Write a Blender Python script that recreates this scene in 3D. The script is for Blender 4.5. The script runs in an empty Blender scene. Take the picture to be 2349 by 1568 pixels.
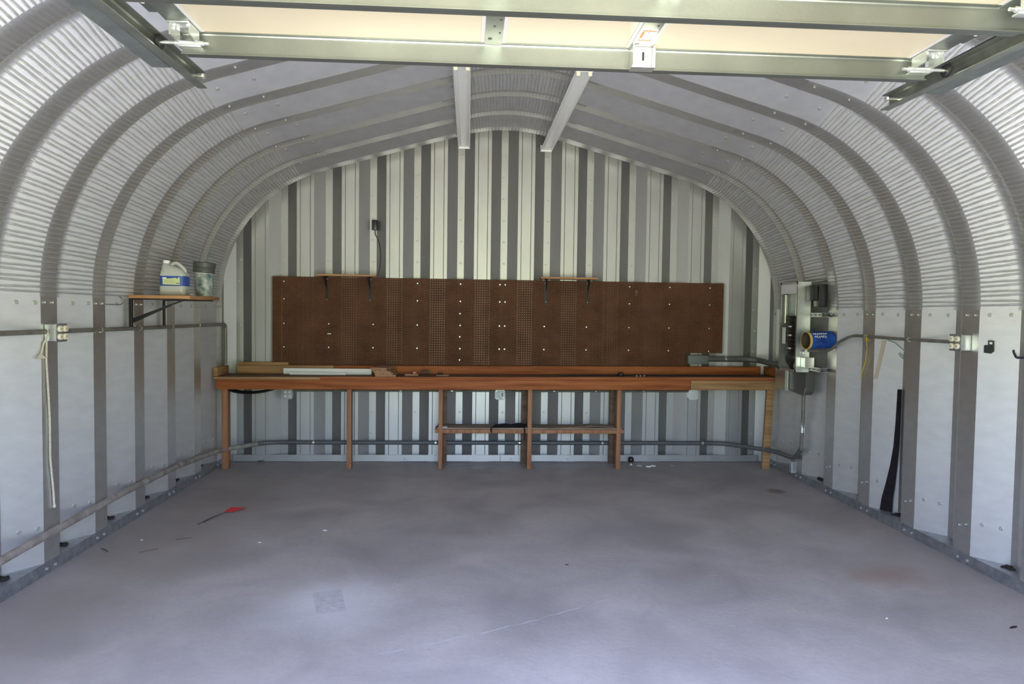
import bpy, bmesh, math, random
from mathutils import Vector, Matrix
random.seed(7)
C = bpy.context.scene.collection
SC = bpy.context.scene
PI = math.pi

# ------------------------------------------------------------------ camera
W, D = 2.925, 7.584            # half width of the arch building, depth of its back wall
F_PX, YAW, PITCH, ROLL = 1606.1, .0618, -.0419, .0135
cam_d = bpy.data.cameras.new('camera'); cam = bpy.data.objects.new('camera', cam_d); C.objects.link(cam)
cam_d.sensor_width = 36; cam_d.sensor_fit = 'HORIZONTAL'; cam_d.lens = F_PX / 2349 * 36
fw = Vector((math.sin(YAW)*math.cos(PITCH), math.cos(YAW)*math.cos(PITCH), math.sin(PITCH)))
rt = Vector((math.cos(YAW), -math.sin(YAW), 0)); up = rt.cross(fw)
r2 = rt*math.cos(ROLL) + up*math.sin(ROLL); u2 = up*math.cos(ROLL) - rt*math.sin(ROLL)
m = Matrix((r2, u2, -fw)).transposed().to_4x4(); m.translation = (-.3752, 0, 1.6283)
cam.matrix_world = m
cam_d.clip_start = .05; cam_d.clip_end = 200
SC.camera = cam

# ------------------------------------------------------------------ world: sky above, sunlit lawn and trees around
wd = bpy.data.worlds.new('outdoors'); SC.world = wd; wd.use_nodes = True
nt = wd.node_tree; nt.nodes.clear()
def N(t, ty, **kw):
    n = t.nodes.new(ty)
    for k, v in kw.items(): setattr(n, k, v)
    return n
tc = N(nt, 'ShaderNodeTexCoord'); sp = N(nt, 'ShaderNodeSeparateXYZ'); nt.links.new(tc.outputs['Generated'], sp.inputs[0])
mr = N(nt, 'ShaderNodeMapRange'); mr.inputs['From Min'].default_value = -1; mr.inputs['From Max'].default_value = 1
nz = N(nt, 'ShaderNodeTexNoise'); nz.inputs['Scale'].default_value = 5.0; nt.links.new(tc.outputs['Generated'], nz.inputs['Vector'])
ad = N(nt, 'ShaderNodeMath', operation='MULTIPLY_ADD'); nt.links.new(nz.outputs['Fac'], ad.inputs[0]); ad.inputs[1].default_value = .16; ad.inputs[2].default_value = -.08
a2 = N(nt, 'ShaderNodeMath', operation='ADD'); nt.links.new(sp.outputs['Z'], a2.inputs[0]); nt.links.new(ad.outputs[0], a2.inputs[1])
nt.links.new(a2.outputs[0], mr.inputs['Value'])
cr = N(nt, 'ShaderNodeValToRGB'); nt.links.new(mr.outputs['Result'], cr.inputs[0])
els = cr.color_ramp.elements
els[0].position = 0.0; els[0].color = (.60, .58, .50, 1)
els[1].position = 1.0; els[1].color = (.30, .46, 1.0, 1)
for p_, c_ in ((.20, (1.30, 1.27, 1.10, 1)), (.32, (1.45, 1.42, 1.16, 1)), (.40, (.86, .85, .61, 1)), (.455, (.50, .53, .34, 1)), (.505, (.32, .36, .22, 1)), (.56, (.38, .44, .32, 1)), (.60, (.60, .84, 1.46, 1)), (.68, (.86, 1.08, 1.85, 1)), (.77, (1.35, 1.64, 2.75, 1))):
    e = els.new(p_); e.color = c_
bg = N(nt, 'ShaderNodeBackground'); nt.links.new(cr.outputs['Color'], bg.inputs['Color']); bg.inputs['Strength'].default_value = 4.6
wo = N(nt, 'ShaderNodeOutputWorld'); nt.links.new(bg.outputs[0], wo.inputs[0])
# daylight portal at the door opening (emits nothing itself, guides sky sampling)
pl = bpy.data.lights.new('door_opening_portal', 'AREA'); pl.shape = 'RECTANGLE'; pl.size = 2.56; pl.size_y = 2.34
pl.cycles.is_portal = True
po = bpy.data.objects.new('door_opening_portal', pl); C.objects.link(po)
po.location = (-.06, .13, 1.17); po.rotation_euler = (PI/2, 0, 0)
SC.view_settings.view_transform = 'Standard'; SC.view_settings.look = 'None'
SC.view_settings.exposure = 1.95; SC.view_settings.gamma = 1.0; SC.view_settings.use_curve_mapping = False
SC.cycles.max_bounces = 12; SC.cycles.diffuse_bounces = 8; SC.cycles.glossy_bounces = 8
SC.cycles.use_denoising = True; SC.cycles.caustics_reflective = True
SC.cycles.sample_clamp_indirect = 6.0

# ------------------------------------------------------------------ materials
MATS = {}
def mat(name, col, metal=0.0, rough=.5, nscale=None, namt=.15, bump=0.0, bscale=40.0, stretch=(1, 1, 1), col2=None, spec=.5, detail=5):
    m_ = bpy.data.materials.new(name); m_.use_nodes = True; t = m_.node_tree; b = t.nodes['Principled BSDF']
    b.inputs['Base Color'].default_value = (*col, 1); b.inputs['Metallic'].default_value = metal; b.inputs['Roughness'].default_value = rough
    b.inputs['Specular IOR Level'].default_value = spec
    if nscale or bump:
        tc_ = N(t, 'ShaderNodeTexCoord'); mp = N(t, 'ShaderNodeMapping'); mp.inputs['Scale'].default_value = stretch
        geo = N(t, 'ShaderNodeNewGeometry'); t.links.new(geo.outputs['Position'], mp.inputs['Vector'])
    if nscale:
        n1 = N(t, 'ShaderNodeTexNoise'); n1.inputs['Scale'].default_value = nscale; n1.inputs['Detail'].default_value = detail
        t.links.new(mp.outputs[0], n1.inputs['Vector'])
        r_ = N(t, 'ShaderNodeValToRGB'); t.links.new(n1.outputs['Fac'], r_.inputs[0])
        c2 = col2 or tuple(c*(1-2*namt) for c in col)
        r_.color_ramp.elements[0].position = .32; r_.color_ramp.elements[0].color = (*c2, 1)
        r_.color_ramp.elements[1].position = .68; r_.color_ramp.elements[1].color = (*(tuple(min(1, c*(1+namt)) for c in col) if not col2 else col), 1)
        t.links.new(r_.outputs['Color'], b.inputs['Base Color'])
    if bump:
        n2 = N(t, 'ShaderNodeTexNoise'); n2.inputs['Scale'].default_value = bscale; n2.inputs['Detail'].default_value = 4
        t.links.new(mp.outputs[0], n2.inputs['Vector'])
        bp = N(t, 'ShaderNodeBump'); bp.inputs['Strength'].default_value = bump; bp.inputs['Distance'].default_value = .01
        t.links.new(n2.outputs['Fac'], bp.inputs['Height']); t.links.new(bp.outputs[0], b.inputs['Normal'])
    MATS[name] = m_
    return m_
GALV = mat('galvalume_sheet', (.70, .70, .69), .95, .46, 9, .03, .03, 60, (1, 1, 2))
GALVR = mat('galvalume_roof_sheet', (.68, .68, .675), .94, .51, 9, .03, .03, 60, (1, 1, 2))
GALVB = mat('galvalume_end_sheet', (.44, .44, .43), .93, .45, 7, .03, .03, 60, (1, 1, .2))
ZINC = mat('zinc_steel', (.66, .69, .67), .85, .33, 14, .06, .03, 80)
RAILM = mat('dark_zinc_rail', (.30, .32, .29), .85, .36, 14, .1)
ANGLEM = mat('dark_zinc_angle', (.17, .19, .19), .7, .5, 14, .1)
ZINCD = mat('dull_zinc_steel', (.36, .37, .38), .75, .48, 20, .12)
GBOLT = mat('galvanised_bolt', (.50, .50, .48), .9, .5)
BOLT = mat('zinc_bolt', (.80, .80, .76), .9, .28)
FLOOR_BASE = (.36, .325, .303)
STRUTM = mat('pale_zinc_strut', (.225, .242, .222), .85, .36, 4, .07, .03, 80)
VINYL = mat('pale_vinyl_edge', (.42, .40, .39), 0, .5)
CREAM = mat('cream_enamel', (.43, .372, .275), 0, .42, 3, .02)
WHITE = mat('white_enamel', (.80, .80, .80), .1, .35)
IVORY = mat('ivory_plastic', (.80, .74, .58), 0, .4)
CONDUIT = mat('grey_conduit', (.215, .20, .175), .25, .5, 12, .12)
PIPE = mat('dusty_conduit_pipe', (.34, .30, .265), .1, .65, 10, .18, .1, 60)
PVC = mat('grey_plastic_pipe', (.105, .11, .11), 0, .45, 8, .06)
PVCB = mat('grey_plastic_box', (.15, .165, .16), 0, .5)
PEG = mat('brown_hardboard', (.115, .050, .024), 0, .65, 5, .12, .05, 90, spec=.18)
BLACK = mat('black_metal', (.018, .018, .020), .3, .4)
BLACKP = mat('black_plastic', (.012, .012, .013), 0, .38)
RUBBER = mat('black_rubber', (.013, .010, .012), 0, .7, 20, .2, spec=.2)
CLOTH = mat('black_cloth', (.014, .014, .017), 0, .85, 60, .3, .3, 120)
W_RED = mat('red_brown_lumber', (.44, .150, .052), 0, .65, 4.5, .2, .15, 60, (.35, 6, 6), (.25, .068, .022), spec=.25)
W_TAN = mat('tan_lumber', (.46, .27, .12), 0, .62, 5, .2, .15, 60, (.35, 7, 7), (.27, .14, .06))
W_LEG = mat('orange_brown_lumber_post', (.42, .20, .095), 0, .6, 5, .2, .15, 60, (6, 6, .4), (.26, .105, .045))
W_TOP = mat('dark_stained_lumber', (.17, .095, .055), 0, .65, 4, .25, .15, 60, (.4, 6, 6), (.08, .045, .028))
W_SHELF = mat('pale_shelf_wood', (.52, .27, .12), 0, .55, 6, .15, .1, 60, (.6, .6, 6), (.38, .18, .075))
W_PLANK = mat('brown_plank_wood', (.46, .25, .14), 0, .6, 8, .2, .1, 60, (5, .6, 5), (.28, .145, .08))
W_ROUGH = mat('weathered_shelf_board', (.36, .26, .18), 0, .7, 6, .2, .1, 60, (.5, 5, 5), (.20, .14, .10))
ROPE = mat('off_white_rope', (.62, .58, .46), 0, .8, 200, .2)
STRING = mat('yellow_string', (.50, .36, .06), 0, .7)
TAPE = mat('tan_strip', (.42, .36, .30), 0, .7)
TEALW = mat('teal_wire', (.22, .36, .32), 0, .5)
BLUEW = mat('dark_blue_steel', (.05, .05, .09), .5, .4)
RED = mat('red_plastic_flag', (.62, .035, .04), 0, .5)
WIRE = mat('thin_steel_wire', (.13, .11, .10), .6, .5)
PAPER = mat('white_paper', (.82, .82, .80), 0, .6)
ORANGE = mat('orange_print', (.75, .16, .05), 0, .6)
JUG = mat('translucent_jug_plastic', (.52, .53, .49), 0, .35, 6, .05)
JCAP = mat('white_cap_plastic', (.80, .80, .76), 0, .4)
LBLUE = mat('blue_label', (.035, .085, .36), 0, .45)
LYEL = mat('pale_yellow_label', (.62, .68, .30), 0, .5)
TUBG = mat('dark_grey_lid', (.075, .080, .070), 0, .5)
TUBL = mat('teal_floral_label', (.46, .49, .43), 0, .45, 22, .2, 0, 40, (1, 1, 1), (.02, .08, .10), detail=3)
CANB = mat('blue_can_print', (.015, .085, .44), .2, .35, 14, .25)
CANY = mat('yellow_can_rim', (.72, .56, .16), .2, .4)
CANI = mat('rusty_can_inside', (.12, .085, .06), .3, .6)
GREEN = mat('green_leaf', (.025, .07, .03), 0, .5)
DIRT = mat('dark_dirt', (.020, .014, .012), 0, .9)
CHIP = mat('pale_chip', (.68, .68, .68), 0, .7)
TWIG = mat('brown_twig', (.10, .07, .05), 0, .8)
CRACK = mat('pale_crack_filler', (.50, .50, .52), 0, .9)
PATCH = mat('brown_floor_patch', (.43, .40, .40), 0, .75, 30, .08)
COPPER = mat('bus_bar_metal', (.65, .66, .62), .9, .3)
CURB = mat('concrete_apron', (.55, .54, .52), 0, .85, 6, .08)

# concrete floor: mottled, with stains, a pale bloom round the patch and brown dirt along the walls
def floor_mat():
    m_ = bpy.data.materials.new('concrete_floor'); m_.use_nodes = True; t = m_.node_tree; b = t.nodes['Principled BSDF']
    g = N(t, 'ShaderNodeNewGeometry')
    def noise(s, d=6, dist=0.0):
        n = N(t, 'ShaderNodeTexNoise'); n.inputs['Scale'].default_value = s; n.inputs['Detail'].default_value = d; n.inputs['Distortion'].default_value = dist
        t.links.new(g.outputs['Position'], n.inputs['Vector']); return n.outputs['Fac']
    def ramp(x, p0, c0, p1, c1):
        r = N(t, 'ShaderNodeValToRGB'); r.color_ramp.elements[0].position = p0; r.color_ramp.elements[0].color = c0
        r.color_ramp.elements[1].position = p1; r.color_ramp.elements[1].color = c1; t.links.new(x, r.inputs[0]); return r.outputs['Color']
    def mix(f, a, c):
        x = N(t, 'ShaderNodeMix', data_type='RGBA'); t.links.new(f, x.inputs['Factor'])
        for s, v in ((6, a), (7, c)):
            if isinstance(v, tuple): x.inputs[s].default_value = v
            else: t.links.new(v, x.inputs[s])
        return x.outputs[2]
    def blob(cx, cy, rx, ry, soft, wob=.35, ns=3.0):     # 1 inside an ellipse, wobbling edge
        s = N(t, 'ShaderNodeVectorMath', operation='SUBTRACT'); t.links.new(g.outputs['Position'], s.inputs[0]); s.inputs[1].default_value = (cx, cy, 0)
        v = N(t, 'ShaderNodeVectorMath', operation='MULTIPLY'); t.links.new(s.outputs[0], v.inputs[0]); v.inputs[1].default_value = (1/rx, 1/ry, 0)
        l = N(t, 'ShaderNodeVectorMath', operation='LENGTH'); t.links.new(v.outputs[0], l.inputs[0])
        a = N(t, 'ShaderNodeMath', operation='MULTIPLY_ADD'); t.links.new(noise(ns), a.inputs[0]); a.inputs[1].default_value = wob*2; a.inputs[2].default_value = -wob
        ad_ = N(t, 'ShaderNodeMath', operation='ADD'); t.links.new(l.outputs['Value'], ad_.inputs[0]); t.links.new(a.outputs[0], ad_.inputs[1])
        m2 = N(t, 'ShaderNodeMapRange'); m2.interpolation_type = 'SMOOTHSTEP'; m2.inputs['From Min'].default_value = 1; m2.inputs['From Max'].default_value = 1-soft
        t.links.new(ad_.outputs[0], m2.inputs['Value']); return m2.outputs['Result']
    def scale(f, k):
        a = N(t, 'ShaderNodeMath', operation='MULTIPLY'); t.links.new(f, a.inputs[0]); a.inputs[1].default_value = k; return a.outputs[0]
    B = FLOOR_BASE
    c = ramp(noise(1.5, 8, .6), .3, (B[0]*.76, B[1]*.76, B[2]*.77, 1), .7, (B[0]*1.15, B[1]*1.15, B[2]*1.15, 1))
    c = mix(scale(ramp(noise(26, 6), .45, (0, 0, 0, 1), .75, (1, 1, 1, 1)), .22), c, (B[0]*.7, B[1]*.7, B[2]*.72, 1))
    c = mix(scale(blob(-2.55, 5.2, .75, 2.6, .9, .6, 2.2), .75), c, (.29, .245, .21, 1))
    c = mix(scale(ramp(noise(3.2, 9, 1.5), .5, (0, 0, 0, 1), .72, (1, 1, 1, 1)), .30), c, (.27, .26, .265, 1))
    c = mix(scale(ramp(noise(2.3, 9, 2.2), .56, (0, 0, 0, 1), .75, (1, 1, 1, 1)), .35), c, (.33, .28, .25, 1))
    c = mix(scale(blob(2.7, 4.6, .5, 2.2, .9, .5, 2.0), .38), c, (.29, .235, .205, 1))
    c = mix(scale(blob(2.32, 4.2, .36, .30, .9, .6, 4), .6), c, (.30, .19, .145, 1))
    c = mix(scale(blob(2.50, 6.30, .10, .11, .5, .2), .75), c, (.14, .105, .085, 1))
    c = mix(scale(blob(.7, 5.2, .55, .45, .9, .6, 2.5), .28), c, (.24, .23, .235, 1))
    c = mix(scale(blob(-1.13, 3.88, .52, .55, .98, .35, 3), .62), c, (.60, .58, .58, 1))
    t.links.new(c, b.inputs['Base Color'])
    r = N(t, 'ShaderNodeMapRange'); t.links.new(noise(3.5, 6), r.inputs['Value']); r.inputs['To Min'].default_value = .42; r.inputs['To Max'].default_value = .68
    t.links.new(r.outputs['Result'], b.inputs['Roughness'])
    bp = N(t, 'ShaderNodeBump'); bp.inputs['Strength'].default_value = .12; bp.inputs['Distance'].default_value = .01
    t.links.new(noise(30, 6), bp.inputs['Height']); t.links.new(bp.outputs[0], b.inputs['Normal'])
    return m_
FLOOR = floor_mat()

# ------------------------------------------------------------------ mesh helpers
class MB:
    def __init__(s): s.v = []; s.f = []
    def add(s, vs, fs):
        o = len(s.v); s.v += [Vector(v) for v in vs]; s.f += [[i+o for i in f] for f in fs]; return s
    def box(s, x0, x1, y0, y1, z0, z1, b=0.0):
        if b <= 0:
            vs = [(x, y, z) for x in (x0, x1) for y in (y0, y1) for z in (z0, z1)]
            return s.add(vs, [[0,1,3,2],[4,6,7,5],[0,4,5,1],[2,3,7,6],[0,2,6,4],[1,5,7,3]])
        bm = bmesh.new(); bmesh.ops.create_cube(bm, size=1)
        for v in bm.verts: v.co = Vector(((x0+x1)/2+v.co.x*(x1-x0), (y0+y1)/2+v.co.y*(y1-y0), (z0+z1)/2+v.co.z*(z1-z0)))
        bmesh.ops.bevel(bm, geom=bm.edges[:], offset=b, segments=2, affect='EDGES', profile=.5)
        bm.verts.index_update(); r = s.add([v.co.copy() for v in bm.verts], [[v.index for v in f.verts] for f in bm.faces]); bm.free(); return r
    def xf(s, M, start=0):
        for i in range(start, len(s.v)): s.v[i] = M @ s.v[i]
        return s
    def tube(s, pts, r, n=10, cap=True):
        pts = [Vector(p) for p in pts]; rs = r if isinstance(r, (list, tuple)) else [r]*len(pts)
        rings = []; prev = None
        for i, p in enumerate(pts):
            t_ = (pts[min(i+1, len(pts)-1)] - pts[max(i-1, 0)]).normalized()
            if prev is None:
                a = Vector((0, 0, 1)) if abs(t_.z) < .9 else Vector((1, 0, 0)); n1 = t_.cross(a).normalized()
            else:
                n1 = (prev - t_*prev.dot(t_)); n1 = n1.normalized() if n1.length > 1e-6 else prev
            prev = n1; n2 = t_.cross(n1)
            rings.append([p + (n1*math.cos(2*PI*k/n) + n2*math.sin(2*PI*k/n))*rs[i] for k in range(n)])
        vs = [v for g in rings for v in g]; fs = []
        for i in range(len(pts)-1):
            for k in range(n):
                fs.append([i*n+k, i*n+(k+1) % n, (i+1)*n+(k+1) % n, (i+1)*n+k])
        if cap: fs += [list(range(n))[::-1], [(len(pts)-1)*n+k for k in range(n)]]
        return s.add(vs, fs)
    def lathe(s, prof, c, ax=(0, 0, 1), n=24, cap0=True, cap1=True):
        ax = Vector(ax).normalized(); a = Vector((1, 0, 0)) if abs(ax.x) < .9 else Vector((0, 1, 0))
        n1 = ax.cross(a).normalized(); n2 = ax.cross(n1); c = Vector(c); vs = []; fs = []
        for r, h in prof:
            vs += [c + ax*h + (n1*math.cos(2*PI*k/n)+n2*math.sin(2*PI*k/n))*r for k in range(n)]
        for i in range(len(prof)-1):
            for k in range(n): fs.append([i*n+k, i*n+(k+1) % n, (i+1)*n+(k+1) % n, (i+1)*n+k])
        if cap0: fs.append(list(range(n))[::-1])
        if cap1: fs.append([(len(prof)-1)*n+k for k in range(n)])
        return s.add(vs, fs)
    def prism(s, poly, axis, a0, a1):        # poly in the two other axes, extruded along axis
        def P(u, v, w): return {'x': (w, u, v), 'y': (u, w, v), 'z': (u, v, w)}[axis]
        n = len(poly); vs = [P(u, v, a0) for u, v in poly] + [P(u, v, a1) for u, v in poly]
        fs = [list(range(n))[::-1], list(range(n, 2*n))] + [[i, (i+1) % n, n+(i+1) % n, n+i] for i in range(n)]
        return s.add(vs, fs)
    def loft(s, secs, n=28):                # secs: (z, a, b, exponent, cx, cy) super-ellipse sections
        vs = []; fs = []
        for z, a, b, e, cx, cy in secs:
            for k in range(n):
                t_ = 2*PI*k/n; c_, s_ = math.cos(t_), math.sin(t_)
                vs.append((cx+a*math.copysign(abs(c_)**(2/e), c_), cy+b*math.copysign(abs(s_)**(2/e), s_), z))
        for i in range(len(secs)-1):
            for k in range(n): fs.append([i*n+k, i*n+(k+1) % n, (i+1)*n+(k+1) % n, (i+1)*n+k])
        fs += [list(range(n))[::-1], [(len(secs)-1)*n+k for k in range(n)]]
        return s.add(vs, fs)
ORG = {}
def obj(name, mb, material, parent=None, loc=None, smooth=None, fix=True, **props):
    if parent is not None: o_ = ORG[parent.name]
    elif loc is not None: o_ = Vector(loc)
    else:
        xs = [v.x for v in mb.v]; ys = [v.y for v in mb.v]; zs = [v.z for v in mb.v]
        o_ = Vector(((min(xs)+max(xs))/2, (min(ys)+max(ys))/2, min(zs)))
    me = bpy.data.meshes.new(name)
    me.from_pydata([tuple(v-o_) for v in mb.v], [], mb.f)
    if fix:
        bm = bmesh.new(); bm.from_mesh(me); bmesh.ops.recalc_face_normals(bm, faces=bm.faces[:]); bm.to_mesh(me); bm.free()
    if smooth:
        me.shade_smooth(); me.set_sharp_from_angle(angle=math.radians(smooth))
    me.materials.append(material)
    o = bpy.data.objects.new(name, me); C.objects.link(o)
    if parent is not None:
        o.parent = parent
    else:
        o.location = o_
    ORG[o.name] = o_
    for k, v in props.items(): o[k] = v
    return o
def thing(name, label, cat, loc=(0, 0, 0), group=None):
    o = bpy.data.objects.new(name, None); o.empty_display_size = .1; C.objects.link(o); o.location = loc; ORG[o.name] = Vector(loc)
    o['label'] = label; o['category'] = cat
    if group: o['group'] = group
    return o
def tag(o, label, cat, group=None):
    o['label'] = label; o['category'] = cat
    if group: o['group'] = group
    return o
def dup(root, delta, label):
    r = root.copy(); C.objects.link(r); r.location = root.location + Vector(delta); ORG[r.name] = ORG[root.name]+Vector(delta); r['label'] = label
    for ch in list(root.children):
        c = ch.copy(); C.objects.link(c); c.parent = r; ORG[c.name] = ORG[r.name]
        for g in list(ch.children):
            d_ = g.copy(); C.objects.link(d_); d_.parent = c; ORG[d_.name] = ORG[r.name]
    return r
def bez(p0, p1, p2, p3, n=12):
    p0, p1, p2, p3 = map(Vector, (p0, p1, p2, p3))
    return [p0*(1-t)**3 + p1*3*t*(1-t)**2 + p2*3*t*t*(1-t) + p3*t**3 for t in (i/n for i in range(n+1))]
def rounded(pts, rad, n=6):
    pts = [Vector(p) for p in pts]; out = [pts[0]]
    for a, b, c in zip(pts, pts[1:], pts[2:]):
        d1 = (a-b); d2 = (c-b); r = min(rad, d1.length*.49, d2.length*.49)
        q0 = b+d1.normalized()*r; q1 = b+d2.normalized()*r
        out += [q0*(1-t)**2 + b*2*t*(1-t) + q1*t*t for t in (i/n for i in range(n+1))]
    return out + [pts[-1]]
def frame_mat(c, nrm):                        # local z along nrm
    nrm = Vector(nrm).normalized(); q = nrm.to_track_quat('Z', 'Y'); return Matrix.Translation(Vector(c)) @ q.to_matrix().to_4x4()
# shared bolt head mesh: washer + hex head, placed on walls as individual children
def bolt_mesh(name, mt, k=1.0):
    b = MB(); b.lathe([(.0135*k, 0), (.0135*k, .0018*k), (.0115*k, .0022*k)], (0, 0, 0), n=14)
    b.lathe([(.0095*k, .0018*k), (.0095*k, .008*k), (.0078*k, .0098*k)], (0, 0, 0), n=6)
    me = bpy.data.meshes.new(name); me.from_pydata([tuple(v) for v in b.v], [], b.f); me.materials.append(mt); return me
BOLT_ME = bolt_mesh('bolt', GBOLT); SCREW_ME = bolt_mesh('screw', BOLT, .55)
def bolt(parent, c, nrm, me=BOLT_ME, name='bolt'):
    o = bpy.data.objects.new(name, me); C.objects.link(o); o.parent = parent
    o.matrix_local = Matrix.Translation(-ORG[parent.name]) @ frame_mat(c, nrm)
    ORG[o.name] = ORG[parent.name]
    return o

# ------------------------------------------------------------------ building shell
Y0, PR, FL, DEP = 4.34, .582, .160, .130      # rib phase, pitch, inner flange, depth of the deep corrugation
WEB = .185; YF, YB = .30, 7.700
ZS, RA = 1.70, 1.416                          # spring height and radius of the eave arc
TH = math.radians(74.25); BEAD_END = math.radians(66)
def rib_profile(wn=2, wf=6):
    """y, inward offset, normal(y,o), amplitude of the crimp, v along web"""
    out = []
    k = math.floor((YF-Y0)/PR)
    nyn, non = .13/.226, .185/.226
    while Y0+k*PR < YB:
        b = Y0+k*PR
        for i in range(3): out.append((b+FL*i/3, 0.0, 0, 1, .30, .9))
        for i in range(wn+1): t_ = i/(wn+1); out.append((b+FL+WEB*t_, -DEP*t_, nyn, non, (.2 if i == 0 else 1), 1-t_))
        out.append((b+FL+WEB, -DEP, 0, 1, .35, 0))
        s0 = b+PR-WEB; out.append((s0, -DEP, 0, 1, .35, 0))
        for t_ in ([.10] + [i/wf for i in range(1, wf)] + [.93, .985]):
            out.append((s0+WEB*t_, -DEP*(1-t_), -nyn, non, {.10: .9, .93: .95, .985: .25}.get(t_, 1.0), t_))
        k += 1
    return [p for p in out if YF <= p[0] <= YB] 
BP = .059                                     # crimp pitch along the arc
def bead(s, v):
    u = (s/BP) % 1.0 - .5
    dl = .17+.09*v; w = .085
    h = 0
    for c_ in (-dl, dl):
        d_ = abs(u-c_)
        if d_ < w*1.25: h = max(h, .5+.5*math.cos(PI*d_/(w*1.25)))
    return h
AMP = .0105
def sheet(path, prof, beads=None):
    """path: list of (x, z, nx, nz, s); normal points into the room"""
    mb = MB(); nc = len(prof)
    for x, z, nx, nz, s in path:
        on = beads and beads[0] <= s <= beads[1]
        for y, o, ny, no, am, v in prof:
            h = AMP*am*bead(s-beads[0], v) if on else 0
            oo = o + h*no
            mb.v.append(Vector((x+nx*oo, y+ny*h, z+nz*oo)))
    for i in range(len(path)-1):
        for j in range(nc-1): mb.f.append([i*nc+j, i*nc+j+1, (i+1)*nc+j+1, (i+1)*nc+j])
    return mb
PROF = rib_profile()
PROF_F = rib_profile(0, 2)
def wall_path(sgn, off=0.0, z0=.055, z1=1.686):
    return [(sgn*(W-off), z, -sgn, 0, z) for z in (z0, .5, 1.1, z1)]
def arc_path(sgn):
    pts = [(sgn*W, z, -sgn, 0, (z-ZS)*1.0) for z in (1.60, 1.65)]
    n = int(RA*TH/BP*18)
    for i in range(n+1):
        a = TH*i/n; pts.append((sgn*(W-RA+RA*math.cos(a)), ZS+RA*math.sin(a), -sgn*math.cos(a), -math.sin(a), RA*a))
    xe = W-RA+RA*math.cos(TH); ze = ZS+RA*math.sin(TH); t_ = .16
    pts.append((sgn*(xe-t_*math.sin(TH)), ze+t_*math.cos(TH), -sgn*math.cos(TH), -math.sin(TH), RA*TH+t_))
    return pts
XE = W-RA+RA*math.cos(TH); ZE = ZS+RA*math.sin(TH); SLOPE = 1/math.tan(TH)
def zroof(x): return ZE+(XE-abs(x))*SLOPE
XC_ = .44; RC = XC_/math.cos(TH)
ROOF_OUT = .002
def roof_path(sgn):
    return [(sgn*x, zroof(x)+ROOF_OUT, -sgn*math.cos(TH), -math.sin(TH), 0) for x in (XE+.02, 1.3, .8, .36)]
def crown_path():
    pts = []; xs = .62
    pts.append((-xs, zroof(xs), math.cos(TH), -math.sin(TH), -.19)); pts.append((-.53, zroof(.53), math.cos(TH), -math.sin(TH), -.095))
    a1 = PI/2-TH; zc = zroof(XC_)-RC*math.cos(a1); n = int(2*RC*a1/BP*18)
    for i in range(n+1):
        a = -a1+2*a1*i/n; pts.append((RC*math.sin(a), zc+RC*math.cos(a), -math.sin(a), -math.cos(a), RC*(a+a1)))
    pts.append((.53, zroof(.53), -math.cos(TH), -math.sin(TH), 9)); pts.append((xs, zroof(xs), -math.cos(TH), -math.sin(TH), 10))
    return pts

fl = MB().box(-3.35, 3.35, .0, 7.95, -.12, 0)
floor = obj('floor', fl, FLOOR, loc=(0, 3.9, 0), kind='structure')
wl = obj('wall_left', sheet(wall_path(-1, .002), PROF_F), GALV, loc=(-W, 4, 0), kind='structure', smooth=25)
wr = obj('wall_right', sheet(wall_path(1, .002), PROF_F), GALV, loc=(W, 4, 0), kind='structure', smooth=25)
rp = sheet(roof_path(-1), PROF_F); r2_ = sheet(roof_path(1), PROF_F); rp.add(r2_.v, r2_.f)
ceil = obj('ceiling', rp, GALVR, loc=(0, 4, 3), kind='structure', smooth=25, fix=False)
be = (0.0, RA*BEAD_END)
ea = [obj('eave_panel', sheet(arc_path(s), PROF, be), GALVR, parent=ceil, smooth=50, fix=False) for s in (-1, 1)]
cp_ = crown_path(); a1 = PI/2-TH
obj('ridge_panel', sheet(cp_, PROF, (0.0, 2*RC*a1)), GALVR, parent=ceil, smooth=50, fix=False)

# back wall: trapezoid end-wall sheet, bolted strips set back, wide pans proud with two fine grooves
def back_wall():
    P_, c0 = .4695, -.004; pts = []
    k = -8
    while k <= 8:
        c = c0+k*P_
        g = .052
        pts += [(c-.0365, .070), (c+.0365, .070), (c+.1445, 0)]
        m_ = c+P_/2
        for gx in (m_-g, m_+g): pts += [(gx-.004, 0), (gx, .005), (gx+.004, 0)]
        pts += [(c+P_-.1445, 0)]
        k += 1
    pts = [p for p in pts if -3.2 <= p[0] <= 3.2]
    mb = MB(); n = len(pts)
    for x, d_ in pts: mb.v += [Vector((x, D+.006+d_, .0)), Vector((x, D+.006+d_, 3.80))]
    for i in range(n-1): mb.f.append([2*i, 2*i+1, 2*i+3, 2*i+2])
    return mb
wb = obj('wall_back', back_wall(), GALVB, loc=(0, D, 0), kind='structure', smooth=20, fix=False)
# front wall round the door opening (behind the camera)
fwl = MB()
for x0, x1, z0, z1 in ((-3.2, -1.34, 0, 2.0), (1.22, 3.2, 0, 2.0), (-3.2, -1.34, 2.0, 2.9), (1.22, 3.2, 2.0, 2.9), (-3.2, 3.2, 2.34, 2.9), (-2.6, 2.6, 2.9, 3.75)):
    fwl.box(x0, x1, .15, .20, z0, z1)
obj('wall_front', fwl, GALVB, loc=(0, .17, 0), kind='structure')
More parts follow.
